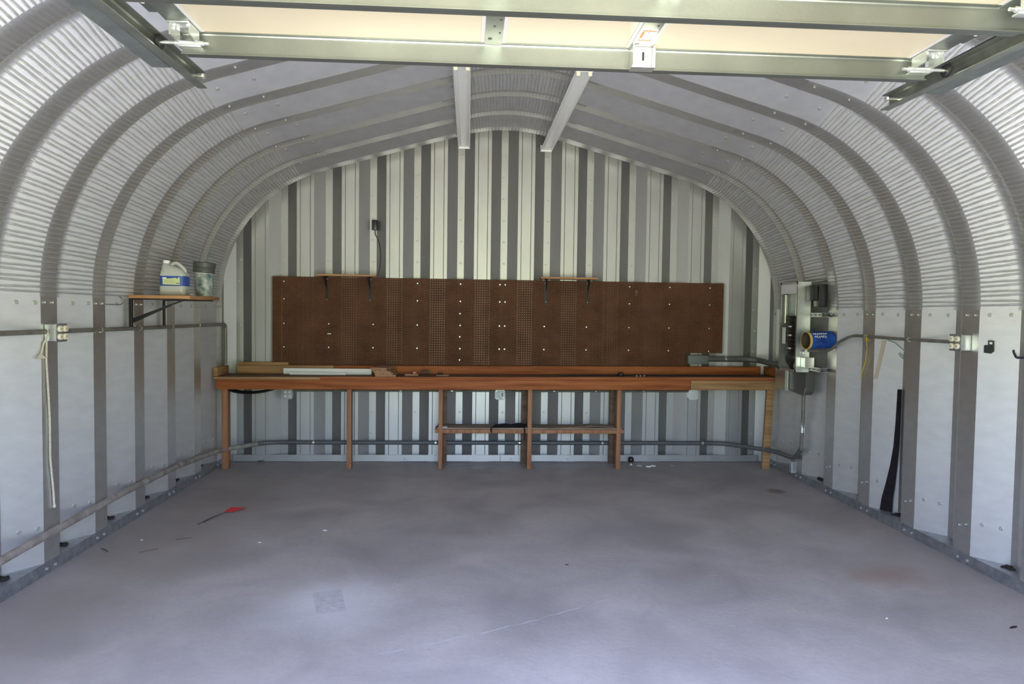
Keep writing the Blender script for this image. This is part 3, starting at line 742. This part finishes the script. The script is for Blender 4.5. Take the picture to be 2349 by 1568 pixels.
outlet_box_side(1, 4.455, 1.470, 'steel outlet box with four round receptacles on right wall conduit end', 0)
XR = W-.022
cr_ = thing('wall_conduit', 'grey conduit on right wall, bending down behind the blue can', 'conduit', (XR, 5.3, 1.47))
obj('pipe', MB().tube(rounded([(XR, 4.50, 1.470), (XR, 5.15, 1.468), (XR, 5.80, 1.474), (XR-.005, 6.03, 1.40), (XR-.03, 6.12, 1.318), (W-.13, 6.36, 1.31)], .09), .0125, 12), CONDUIT, cr_, smooth=60)
clamp_parts(cr_, [((XR, 5.03, 1.468), (0, 1, 0), .0125), ((XR, 5.60, 1.472), (0, 1, 0), .0125)])
# low pipe: along the left wall, round the corner and across the back wall, up the right wall
lp = thing('floor_conduit', 'dusty grey pipe low along left wall, continuing across back wall to right corner', 'conduit', (0, 7.5, .2))
XP = -W+.024; YP = D-.022
pth = rounded([(XP, 2.7, .205), (XP, 4.0, .246), (XP, 5.2, .268), (XP, 6.2, .252), (XP+.01, 7.20, .196), (-2.52, YP, .212), (-1.0, YP, .212), (1.2, YP, .212), (2.45, YP, .212), (2.86, 7.16, .205), (W-.05, 6.72, .215), (W-.05, 6.60, .34)], .14, 8)
isp = next(i for i, q in enumerate(pth) if q.x > -2.62)
obj('pipe', MB().tube(pth[:isp+1], .0240, 14), PIPE, lp, smooth=60, label='dusty brown length along the left wall')
obj('pipe', MB().tube(pth[isp:], .0225, 14), PVC, lp, smooth=60, label='dark grey length across the back wall')
cpl = MB()
for y_, z_ in ((4.40, .252), (4.78, .260), (5.14, .267), (5.66, .261), (6.30, .249)): cpl.tube([(XP, y_-.035, z_), (XP, y_+.035, z_)], .0265, 14); obj('coupling', cpl, PIPE, lp, smooth=60); cpl = MB()
clamp_parts(lp, [((x_, YP, .212), (1, 0, 0), .0225) for x_ in (-2.02, -.72, .19, 1.10, 2.22)])
obj('pipe', MB().tube([(W-.05, 6.60, .33), (W-.05, 6.58, .60), (W-.055, 6.57, 1.10)], .016, 12), CONDUIT, lp, smooth=60)
obj('coupling', MB().tube([(W-.05, 6.59, .50), (W-.05, 6.59, .60)], .022, 12), ZINC, lp, smooth=60)
obj('standoff', MB().box(W-.09, W-.04, 6.70, 6.75, .0755, .19, .003), ZINC, lp)
# upper back conduit under the bench with three outlet boxes
bc = thing('wall_conduit', 'thin conduit on back wall just below workbench linking three outlet boxes', 'conduit', (0, D-.02, .78))
obj('pipe', MB().tube([(-2.24, D-.014, .766), (0, D-.014, .776), (2.05, D-.014, .786)], .0105, 12), CONDUIT, bc, smooth=60)
clamp_parts(bc, [((x_, D-.014, .776+.0049*x_), (1, 0, 0), .0105) for x_ in (-1.66, -1.10, -.55, .56, 1.02, 1.55)])
def back_box(cx, cz, label, kind):
    root = thing('outlet_box', label, 'outlet box', (cx, D-.03, cz))
    oc = lambda a, c: [(cx-a, cz-a+c), (cx-a+c, cz-a), (cx+a-c, cz-a), (cx+a, cz-a+c), (cx+a, cz+a-c), (cx+a-c, cz+a), (cx-a+c, cz+a), (cx-a, cz+a-c)]
    obj('box', MB().prism(oc(.050, .012), 'y', D-.046, D+.005), ZINC, root)
    obj('cover_plate', MB().prism(oc(.055, .016), 'y', D-.050, D-.0465), ZINCD if kind else ZINC, root)
    pts = [(-.023, .022), (.023, .022), (-.023, -.022), (.023, -.022)] if kind == 4 else [(-.024, .022), (-.024, -.022)]
    if kind:
        for dx, dz in pts:
            r_ = obj('receptacle', MB().lathe([(.0165, 0), (.0165, .003), (.015, .005)], (cx+dx, D-.050, cz+dz), (0, -1, 0), 18), PAPER, root, smooth=40)
            for q in (-.006, .006): obj('slot', MB().box(cx+dx+q-.0013, cx+dx+q+.0013, D-.0556, D-.0550, cz+dz-.001, cz+dz+.007), BLACK, r_)
            obj('slot', MB().box(cx+dx-.002, cx+dx+.002, D-.0556, D-.0550, cz+dz-.010, cz+dz-.006), BLACK, r_)
    if kind == 2:
        obj('switch', MB().box(cx+.018, cx+.030, D-.060, D-.0505, cz-.014, cz+.014, .002), BLACKP, root)
    for dx, dz in ((-.045, .045), (.045, -.045)): obj('screw', MB().lathe([(.004, 0), (.004, .002)], (cx+dx*.8, D-.0505, cz+dz*.8), (0, -1, 0), 8), BOLT, root)
    return root
back_box(-2.287, .733, 'left metal outlet box under bench with four white receptacles', 4)
back_box(-.031, .742, 'middle metal outlet box under bench with receptacles and black switch', 2)
back_box(2.098, .752, 'right octagonal blank metal box on back wall under workbench', 0)
# grey plastic box with fat conduit running to the panel
gb = thing('junction_box', 'grey plastic junction box at cut pegboard corner with fat pipe to panel', 'junction box', (2.12, 7.5, 1.10))
obj('box', MB().box(2.01, 2.235, D-.115, D-.012, 1.095, 1.190, .008), PVCB, gb, smooth=40)
obj('pipe', MB().tube(rounded([(2.235, D-.062, 1.150), (2.70, D-.062, 1.150), (2.80, D-.12, 1.142), (2.79, 6.98, 1.128), (2.745, 6.77, 1.128)], .12, 8), .030, 16), PVC, gb, smooth=60)
clamp_parts(gb, [((2.44, D-.062, 1.150), (1, 0, 0), .030)])

# ------------------------------------------------------------------ open electrical panel on the right wall
px0, px1, py0, py1, pz0, pz1 = 2.70, 2.83, 6.40, 6.765, 1.105, 1.955
ep = thing('electrical_panel', 'open electrical panel without cover on right wall, black breakers inside', 'electrical panel', (2.83, 6.58, 1.1))
obj('back_plate', MB().box(px1-.004, px1, py0, py1, pz0, pz1), ZINCD, ep)
sd = MB(); sd.box(px0, px1-.0045, py0, py0+.003, pz0, pz1); sd.box(px0, px1-.0045, py1-.003, py1, pz0, pz1); sd.box(px0, px1-.0045, py0+.0035, py1-.0035, pz1-.003, pz1); sd.box(px0, px1-.0045, py0+.0035, py1-.0035, pz0, pz0+.003)
obj('box_side', sd, ZINC, ep)
fl_ = MB(); fl_.box(px0-.002, px0, py0, py0+.022, pz0, pz1); fl_.box(px0-.002, px0, py1-.022, py1, pz0, pz1); fl_.box(px0-.002, px0, py0, py1, pz1-.022, pz1); fl_.box(px0-.002, px0, py0, py1, pz0, pz0+.022)
obj('front_flange', fl_, ZINC, ep)
yc = (py0+py1)/2
obj('bus_bar', MB().box(px1-.05, px1-.035, yc-.02, yc+.02, 1.60, 1.86, .002), COPPER, ep)
obj('neutral_bar', MB().box(px0+.02, px0+.05, py1-.07, py1-.04, 1.56, 1.84, .003), COPPER, ep)
obj('label_plate', MB().box(px0+.004, px0+.008, py1-.115, py1-.05, 1.36, 1.52), PAPER, ep)
for i in range(9):
    z_ = 1.26+i*.042
    b_ = MB().box(px0+.025, px1-.03, yc-.085, yc+.085, z_, z_+.038, .003); k_ = obj('breaker', b_, BLACKP, ep, smooth=40)
    obj('toggle', MB().box(px0+.012, px0+.026, yc-.020, yc+.020, z_+.012, z_+.026, .002), PAPER if i in (1, 4, 6) else BLACK, k_)
for i in range(7):
    y_ = py0+.05+i*.04
    obj('wire', MB().tube(bez((px0+.05, y_, 1.26), (px0+.02, y_+.02, 1.20), (px0+.03, yc, 1.16), (px0+.07, yc+.01*i, 1.115), 8), .006, 6), BLACKP, ep, smooth=60)
obj('wire', MB().tube(bez((px0+.04, py0+.05, 1.85), (px0+.02, py0+.06, 1.7), (px0+.03, py0+.05, 1.6), (px0+.05, py0+.06, 1.52), 8), .007, 6), BLACKP, ep, smooth=60)
obj('top_shield', MB().box(px0-.001, px0+.004, py0+.024, py1-.004, 1.845, 1.950), WHITE, ep, label='pale metal strip across the top')
obj('knockout', MB().lathe([(.016, 0), (.020, .001), (.020, .003), (.016, .004)], (px0+.06, py0-.004, 1.29), (0, 1, 0), 18), BOLT, ep, smooth=40)
# two slotted struts carrying the panel
def strut_channel(z_, label):
    mb = MB()
    prof = [(W-.095, z_-.020), (W-.095, z_+.020), (W-.006, z_+.020), (W-.006, z_+.016), (W-.089, z_+.016), (W-.089, z_-.016), (W-.006, z_-.016), (W-.006, z_-.020)]
    mb.prism(prof, 'y', 6.20, 6.95); r = obj('mounting_strut', mb, ZINCD, loc=(W-.05, 6.5, z_))
    tag(r, label, 'mounting strut', 'struts behind the electrical panel')
    for i in range(9): obj('slot', MB().box(W-.0965, W-.0945, 6.215+i*.075, 6.255+i*.075, z_-.006, z_+.006), BLACK, r)
    return r
strut_channel(1.645, 'upper dark slotted steel strut behind electrical panel, above blue can')
strut_channel(1.140, 'lower dark slotted steel strut behind electrical panel, near its foot')
db = thing('black_box', 'square black box fixed beside top of open electrical panel', 'box', (2.87, 6.3, 1.75))
obj('box_body', MB().box(2.838, W-.004, 6.27, 6.41, 1.72, 1.93, .006), BLACKP, db, smooth=40)
obj('box_lid', MB().box(2.775, 2.838, 6.285, 6.395, 1.775, 1.915, .005), BLACKP, db, smooth=40)
jb = thing('junction_box', 'small bright metal box at lower edge of electrical panel', 'junction box', (2.80, 6.35, 1.16))
obj('box', MB().box(2.745, 2.828, 6.315, 6.396, 1.155, 1.245, .003), ZINC, jb)
obj('box_lid', MB().box(2.742, 2.831, 6.310, 6.3145, 1.152, 1.248, .001), BOLT, jb)
pc = thing('panel_cover', 'tall slotted metal plate standing behind the open electrical panel', 'cover plate', (2.86, 6.95, .88))
obj('plate', MB().box(2.83, 2.836, 6.83, 7.13, .88, 1.70, .001), ZINC, pc)
obj('folded_edge', MB().box(2.80, 2.8295, 6.83, 6.833, .88, 1.70), ZINC, pc)
for z_ in (1.24, 1.42): obj('slot', MB().box(2.8285, 2.8300, 6.92, 6.945, z_, z_+.14), BLACK, pc)
for z_ in (.98, 1.30, 1.62): obj('screw', MB().lathe([(.008, 0), (.008, .003), (.004, .006)], (2.815, 6.830, z_), (0, -1, 0), 10), BOLT, pc)
du = thing('wire_duct', 'dark grey duct box under the electrical panel with rounded bottom', 'duct', (2.87, 6.7, .9))
obj('duct_body', MB().prism([(6.48, 1.10), (6.86, 1.10), (6.86, .93), (6.80, .885), (6.52, .875), (6.48, .91)], 'x', 2.84, W-.004), PVC, du)
obj('duct_rim', MB().tube(rounded([(2.84, 6.87, 1.0), (2.84, 6.87, .90), (2.84, 6.50, .87), (2.84, 6.475, .95)], .05), .008, 8), CONDUIT, du, smooth=60)

# the blue can on the conduit
can = thing('coffee_can', 'blue can with yellow rim lying on its side on right wall conduit', 'can', (2.80, 6.12, 1.43))
ca = Vector((1.0, .10, .03)).normalized(); cc = Vector((2.672, 6.165, 1.412)); R_ = .079; L_ = .240
obj('can_body', MB().lathe([(R_, .020), (R_, .05), (R_+.0012, .052), (R_, .054), (R_, L_-.004), (R_+.002, L_), (R_-.004, L_), (R_-.005, L_-.003), (.001, L_-.003)], cc, ca, 40, False, True), CANB, can, smooth=40)
obj('rim', MB().lathe([(R_-.005, .0), (R_+.003, .0), (R_+.004, .004), (R_+.001, .022), (R_-.001, .022)], cc, ca, 40, False, False), CANY, can, smooth=40)
obj('inside', MB().lathe([(R_-.004, .001), (R_-.006, .10), (.001, .10)], cc, ca, 40, False, False), CANI, can, smooth=40, fix=False)
# white script-like lettering strokes wrapped on the can side that faces the room
def can_pt(h, ang):
    tow = Vector((-.376-2.75, 0-6.2, .25)); e1 = (tow-ca*tow.dot(ca)).normalized(); e2 = ca.cross(e1)
    if e2.z < 0: e2 = -e2
    return cc+ca*h+(e1*math.cos(ang)+e2*math.sin(ang))*(R_+.0012)
lt = MB()
for row, a0 in ((0, .78), (1, .38)):
    for i in range(7 if row == 0 else 6):
        h0 = .045+row*.008+i*.020; sg = 1 if i % 2 else -1
        lt.tube([can_pt(h0+.004*math.sin(k*2.2+i), a0-.13+.26*k/6) if i % 3 else can_pt(h0+.007*math.cos(k), a0-.09+.18*abs(math.sin(k*.9))) for k in range(7)], .0028, 6)
obj('lettering', lt, PAPER, can)

# ------------------------------------------------------------------ left wall shelf with jug and tub
lsf = thing('corner_shelf', 'wooden shelf on black braces high on left wall, holding jug and tub', 'shelf', (-2.7, 5.72, 1.70))
obj('shelf_board', MB().box(-W+.003, -2.475, 5.42, 6.05, 1.698, 1.723, .003), W_SHELF, lsf, smooth=30)
b_ = MB(); b_.box(-W+.001, -W+.021, 5.425, 5.455, 1.475, 1.697, .002)
obj('upright', b_, BLACK, lsf)
b_ = MB(); b_.box(-W+.001, -W+.016, 6.005, 6.03, 1.475, 1.697, .002); obj('upright', b_, BLACK, lsf)
for y_ in (5.425, 6.003): obj('arm', MB().box(-W+.022, -2.52, y_, y_+.025, 1.688, 1.6975, .001), BLACK, lsf)
b_ = MB().prism([(-W+.021, 1.510), (-W+.021, 1.545), (-2.545, 1.688), (-2.515, 1.688), (-2.60, 1.655)], 'y', 5.427, 5.447); obj('brace', b_, BLACK, lsf)
jx, jy, jz = -2.665, 5.62, 1.7235
jug = thing('plastic_jug', 'translucent plastic jug with blue and yellow label on left wall shelf', 'jug', (jx, jy, jz))
jb_ = MB().loft([(jz, .092, .066, 4.5, jx, jy), (jz+.006, .099, .072, 4.5, jx, jy), (jz+.070, .099, .072, 4.5, jx, jy), (jz+.074, .096, .070, 4.5, jx, jy), (jz+.152, .096, .070, 4.5, jx, jy), (jz+.156, .099, .072, 4.5, jx, jy), (jz+.170, .098, .071, 4, jx, jy), (jz+.205, .080, .060, 3, jx-.012, jy), (jz+.232, .048, .042, 2.4, jx-.045, jy), (jz+.246, .024, .024, 2, jx-.062, jy), (jz+.258, .022, .022, 2, jx-.062, jy)], 40)
obj('jug_body', jb_, JUG, jug, smooth=50)
obj('cap', MB().lathe([(.025, 0), (.026, .003), (.026, .019), (.023, .022)], (jx-.062, jy, jz+.252), n=24), JCAP, jug, smooth=40)
obj('handle', MB().tube(rounded([(jx-.030, jy, jz+.225), (jx-.012, jy, jz+.252), (jx+.020, jy, jz+.255), (jx+.078, jy, jz+.205), (jx+.080, jy, jz+.165)], .03, 6), .0135, 12), JUG, jug, smooth=60)
lb_ = MB().loft([(jz+.075, .0972, .0712, 4.5, jx, jy), (jz+.151, .0972, .0712, 4.5, jx, jy)], 40); lab_ = obj('label_band', lb_, LBLUE, jug, smooth=50)
obj('label_panel', MB().add([(jx-.062, jy-.0722, jz+.086), (jx+.066, jy-.0722, jz+.083), (jx+.066, jy-.0722, jz+.142), (jx+.01, jy-.0722, jz+.134), (jx-.062, jy-.0722, jz+.126), (jx-.062, jy-.0714, jz+.086), (jx+.066, jy-.0714, jz+.083), (jx+.066, jy-.0714, jz+.142), (jx+.01, jy-.0714, jz+.134), (jx-.062, jy-.0714, jz+.126)], [[0, 1, 2, 3, 4], [0, 5, 6, 1], [1, 6, 7, 2], [2, 7, 8, 3], [3, 8, 9, 4], [4, 9, 5, 0]]), LYEL, lab_)
pr = MB(); pr.box(jx-.064, jx-.034, jy-.0726, jy-.0716, jz+.128, jz+.140)
obj('label_print', pr, PAPER, lab_)
pr = MB()
for i in range(3): pr.box(jx+.040+i*.008, jx+.045+i*.008, jy-.0732, jy-.0722, jz+.090, jz+.100)
pr.box(jx-.064, jx+.066, jy-.0724, jy-.0716, jz+.0765, jz+.079)
for i in range(4): pr.box(jx-.05, jx+.03-.01*(i % 2), jy-.0726, jy-.0722, jz+.096+i*.008, jz+.0972+i*.008)
pr.lathe([(.007, 0), (.007, .001)], (jx+.045, jy-.0724, jz+.138), (0, -1, 0), 14)
obj('label_print', pr, LBLUE, lab_)
tx, ty, tz = -2.555, 5.93, 1.7235
tub = thing('plastic_tub', 'dark-lidded plastic tub with teal floral label at end of left shelf', 'tub', (tx, ty, tz))
obj('tub_body', MB().lathe([(.060, 0), (.066, .004), (.074, .195), (.0735, .200)], (tx, ty, tz), n=36), JUG, tub, smooth=40)
obj('tub_label', MB().lathe([(.0672, .008), (.0748, .186)], (tx, ty, tz), n=36, cap0=False, cap1=False), TUBL, tub, smooth=40)
lid = MB().lathe([(.078, .196), (.083, .200), (.084, .235), (.082, .238), (.086, .242), (.087, .278), (.080, .284), (.02, .287)], (0, 0, 0), n=36)
lid.xf(Matrix.Translation((tx, ty, tz)) @ Matrix.Translation((0, 0, .24)) @ Matrix.Rotation(math.radians(5), 4, 'Y') @ Matrix.Translation((0, 0, -.24)))
obj('lid', lid, TUBG, tub, smooth=40)

# ------------------------------------------------------------------ ropes, strings, hooks on the side walls
rp_ = MB(); rp_.tube([(-W+.012, 4.378, 1.425), (-W+.010, 4.376, 1.30), (-W+.014, 4.385, 1.10), (-W+.010, 4.402, .95), (-W+.012, 4.398, .70), (-W+.012, 4.425, .50), (-W+.012, 4.432, .405)], .0065, 8)
rp_.lathe([(.004, 0), (.010, .006), (.010, .016), (.005, .024)], (-W+.012, 4.433, .388), n=8)
tag(obj('rope', rp_, ROPE, smooth=60), 'long off-white rope hanging down left wall below outlet box', 'rope', 'ropes on the left wall')
rp_ = MB(); rp_.tube([(-W+.030, 4.355, 1.490), (-W+.035, 4.350, 1.46), (-W+.016, 4.338, 1.40), (-W+.010, 4.322, 1.335)], .006, 8)
for i in range(5): rp_.tube([(-W+.010, 4.320, 1.345), (-W+.004+.006*i, 4.292+.012*i, 1.318)], .0045, 6)
tag(obj('rope', rp_, ROPE, smooth=60), 'short frayed rope tail looped over conduit left of outlet box', 'rope', 'ropes on the left wall')
hk = MB().tube([(-W+.002, 5.07, 1.648), (-W+.03, 5.12, 1.648), (-W+.05, 5.20, 1.648), (-W+.05, 5.235, 1.66), (-W+.045, 5.235, 1.69), (-W+.045, 5.20, 1.705)], .0045, 8)
tag(obj('wire_hook', hk, ZINCD, smooth=60), 'bent grey wire hook on left wall just before the corner shelf', 'hook')
st_ = MB().tube([(XR-.016, 5.555, 1.49), (XR-.018, 5.56, 1.455), (XR, 5.575, 1.38), (XR+.004, 5.60, 1.26), (XR+.006, 5.655, 1.16), (XR+.008, 5.66, 1.125)], .0035, 6)
for i in range(5): st_.tube([(XR-.014, 5.555, 1.462), (XR-.016, 5.50+.03*i, 1.44-.012*(i % 2))], .003, 6)
tag(obj('yellow_string', st_, STRING, smooth=60), 'yellow string knotted round right wall conduit and hanging down', 'string')
def webpt(y, z, off=.004):                     # a point on the bright slope of the right wall corrugation
    r_ = (y-Y0-(PR-WEB)) % PR; r_ = r_-PR if r_ > WEB*1.6 else r_
    t_ = max(0, min(1, r_/WEB)); return Vector((W+DEP*(1-t_)-.818*off, y-.575*off, z))
tp_ = MB(); y_a, y_b = 5.36, 5.44
q = [webpt(5.429, 1.445), webpt(5.456, 1.445), webpt(5.502, 1.13), webpt(5.479, 1.13)]
q2 = [v+Vector((-.002, -.0014, 0)) for v in q]
tp_.add(q+q2, [[0, 1, 2, 3], [7, 6, 5, 4], [0, 4, 5, 1], [1, 5, 6, 2], [2, 6, 7, 3], [3, 7, 4, 0]])
tag(obj('tan_strip', tp_, TAPE), 'flat tan strip hanging slanted below right wall conduit', 'strip')
wv = MB().tube([(XR, 5.30, 1.456), webpt(5.375, 1.43, .010), webpt(5.34, 1.395, .008), webpt(5.31, 1.37, .006)], .004, 6)
tag(obj('teal_wire', wv, TEALW, smooth=60), 'short teal wire end drooping from right wall conduit', 'wire', 'teal wire ends')
wv = MB().tube([webpt(5.348, 1.345, .004), webpt(5.338, 1.325, .010), webpt(5.318, 1.305, .006), webpt(5.311, 1.312, .006), webpt(5.325, 1.335, .008), webpt(5.346, 1.352, .008)], .003, 6)
tag(obj('teal_wire', wv, TEALW, smooth=60), 'thin teal wire loop on right wall below the conduit', 'wire', 'teal wire ends')
cy_ = 4.283; o_ = webpt(cy_, 1.45, 0)
clp = thing('black_clip', 'small black plastic clip with a hole on right wall near picture edge', 'clip', o_)
Mx = frame_mat(o_, (-.818, -.575, 0))
# local axes on the slope: u along the wall, v up
uu = Vector((-.575, .818, 0)); nn = Vector((-.818, -.575, 0))
def slab(pts, t0, t1):
    mb = MB(); n = len(pts); A = [o_+uu*u+Vector((0, 0, v))+nn*t0 for u, v in pts]; B_ = [o_+uu*u+Vector((0, 0, v))+nn*t1 for u, v in pts]
    return mb.add(A+B_, [list(range(n)), list(range(n, 2*n))[::-1]]+[[i, (i+1) % n, n+(i+1) % n, n+i] for i in range(n)])
obj('clip_body', slab([(-.020, .040), (.012, .042), (.012, .012), (.034, .010), (.034, -.038), (-.004, -.042), (-.022, -.026)], .001, .020), BLACKP, clp)
obj('clip_hole', slab([(-.012, .032), (.004, .033), (.004, .018), (-.012, .017)], .0202, .0206), CHIP, clp)
hp = lambda y, z, off: webpt(y, z, off)
hb = MB().tube([webpt(4.182, 1.434, -.001), webpt(4.182, 1.430, .008), webpt(4.178, 1.418, .013), webpt(4.168, 1.393, .016), (W+.105, 4.145, 1.390), (W+.105, 4.09, 1.394), (W+.128, 4.075, 1.394)], .0065, 8)
tag(obj('bent_hook', hb, BLUEW, smooth=60), 'dark bent steel hook on right wall at picture edge', 'hook')
# black rubber strip leaning in a corrugation of the right wall
bs = MB(); ys = [(1.062, 5.330, .034), (.80, 5.334, .036), (.60, 5.340, .042), (.45, 5.352, .052), (.30, 5.368, .070), (.18, 5.384, .085), (.078, 5.390, .095)]
n = len(ys)
for z_, y_, w_ in ys:
    for dy, of in ((-w_/2, .004), (w_/2, .004), (w_/2, .020), (-w_/2, .024)): bs.v.append(webpt(max(y_+dy*.8, 5.3215), z_, of))
for i in range(n-1):
    for k in range(4): bs.f.append([i*4+k, i*4+(k+1) % 4, (i+1)*4+(k+1) % 4, (i+1)*4+k])
bs.f += [[0, 1, 2, 3], [(n-1)*4+k for k in range(4)]]
tag(obj('rubber_strip', bs, RUBBER, smooth=50), 'long black rubber strip standing curved against right wall', 'rubber strip')

# ------------------------------------------------------------------ bits on the floor
fg = thing('marker_flag', 'small red marker flag on bent wire lying on floor near left wall', 'flag', (-2.3, 5.6, 0))
obj('wire_stem', MB().tube(bez((-2.40, 5.345, .004), (-2.36, 5.50, .004), (-2.34, 5.60, .010), (-2.26, 5.69, .004), 12), .0028, 6).tube(bez((-2.372, 5.39, .004), (-2.35, 5.50, .005), (-2.33, 5.60, .010), (-2.27, 5.685, .004), 12), .0022, 6), WIRE, fg, smooth=60)
fq = MB(); pts = [(-2.315, 5.66), (-2.285, 5.765), (-2.195, 5.785), (-2.165, 5.76), (-2.245, 5.665)]
fq.add([(x_, y_, .008+.010*(i % 2)) for i, (x_, y_) in enumerate(pts)]+[(x_, y_, .0065+.010*(i % 2)) for i, (x_, y_) in enumerate(pts)], [[0, 1, 2, 3, 4], [9, 8, 7, 6, 5]]+[[i, (i+1) % 5, 5+(i+1) % 5, 5+i] for i in range(5)])
obj('flag', fq, RED, fg, label='red flag sheet')
cs = thing('rubber_bumper', 'round black rubber foot on short bolt standing under right part of bench', 'rubber foot', (1.39, 7.42, 0))
obj('stem', MB().lathe([(.010, 0), (.010, .03)], (1.39, 7.42, 0), n=10).lathe([(.022, 0), (.022, .004)], (1.39, 7.42, 0), n=16), BOLT, cs, smooth=40)
obj('knob', MB().lathe([(.012, .026), (.028, .036), (.033, .055), (.028, .078), (.014, .088)], (1.39, 7.42, 0), n=20), BLACKP, cs, smooth=50)
fk = [(1.47, 7.36, 'left'), (1.56, 7.33, 'middle'), (1.62, 7.36, 'right')]
for x_, y_, w_ in fk:
    tag(obj('foil_scrap', rotbox(x_, y_, .0003, .05, .03, .008, random.uniform(-40, 40), .001), ZINC), w_+' pale foil scrap of three beside black rubber foot', 'scrap', 'foil scraps under the bench')
tag(obj('metal_scrap', rotbox(1.83, 7.375, .0003, .045, .02, .010, -35, .001), ZINCD), 'dark metal scrap on floor right of the foil scraps', 'scrap')
lv = MB()
for i in range(6):
    a = i*1.05; lv.add([(-2.565, 7.52, .012), (-2.565+.03*math.cos(a-.35), 7.52+.02*math.sin(a-.35), .022), (-2.565+.05*math.cos(a), 7.52+.035*math.sin(a), .012+.012*(i % 2)), (-2.565+.03*math.cos(a+.35), 7.52+.02*math.sin(a+.35), .022)], [[0, 1, 2, 3]])
lv.tube([(-2.565, 7.52, .0), (-2.565, 7.52, .013)], .002, 6)
tag(obj('weed', lv, GREEN, fix=False), 'tiny green weed growing at foot of back wall near left corner', 'weed')
def chip(x_, y_, s, m_, label, cat, name, deg=0, lx=1.0):
    mb = MB().loft([(0, s*lx, s*.55, 2.2, 0, 0), (s*.25, s*lx*.8, s*.45, 2.2, 0, 0), (s*.32, s*.2*lx, s*.12, 2, 0, 0)], 9)
    mb.xf(Matrix.Translation((x_, y_, .0002)) @ Matrix.Rotation(math.radians(deg), 4, 'Z'))
    return tag(obj(name, mb, m_), label, cat)
chip(-2.65, 4.999, .010, CHIP, 'bright white chip on floor near left wall base', 'chip', 'paint_chip', 30)
chip(-1.423, 5.193, .012, CHIP, 'white fleck on floor between red flag and middle of floor', 'chip', 'paint_chip', -10, 1.6)
chip(1.905, 3.6, .010, CHIP, 'small white fleck on floor in right foreground', 'chip', 'paint_chip', 40)
chip(-1.82, 4.93, .008, CHIP, 'pale fleck on floor nearer camera than red flag', 'chip', 'paint_chip', 0, 1.5)
chip(.275, 4.444, .010, DIRT, 'small dark pebble in middle of floor', 'pebble', 'pebble', 10, 1.4)
chip(2.52, 3.47, .016, DIRT, 'dark clod on floor at right foreground edge', 'clod', 'dirt_clod', 20, 2.0)
tw = MB().tube([(-2.83, 4.815, .004), (-2.79, 4.785, .006), (-2.755, 4.75, .004)], .0038, 6)
tag(obj('twig', tw, TWIG), 'short brown twig on floor close to left wall', 'twig', 'twigs on the floor')
tw = MB().tube([(-2.55, 4.735, .003), (-2.50, 4.77, .004), (-2.455, 4.81, .003)], .002, 6)
tag(obj('twig', tw, TWIG), 'thin twig on floor, second out from left wall', 'twig', 'twigs on the floor')
tw = MB().tube([(-2.42, 5.0, .003), (-2.37, 5.012, .005), (-2.32, 5.03, .003)], .0026, 6)
tag(obj('twig', tw, TWIG), 'small twig on floor nearest to red flag stem', 'twig', 'twigs on the floor')
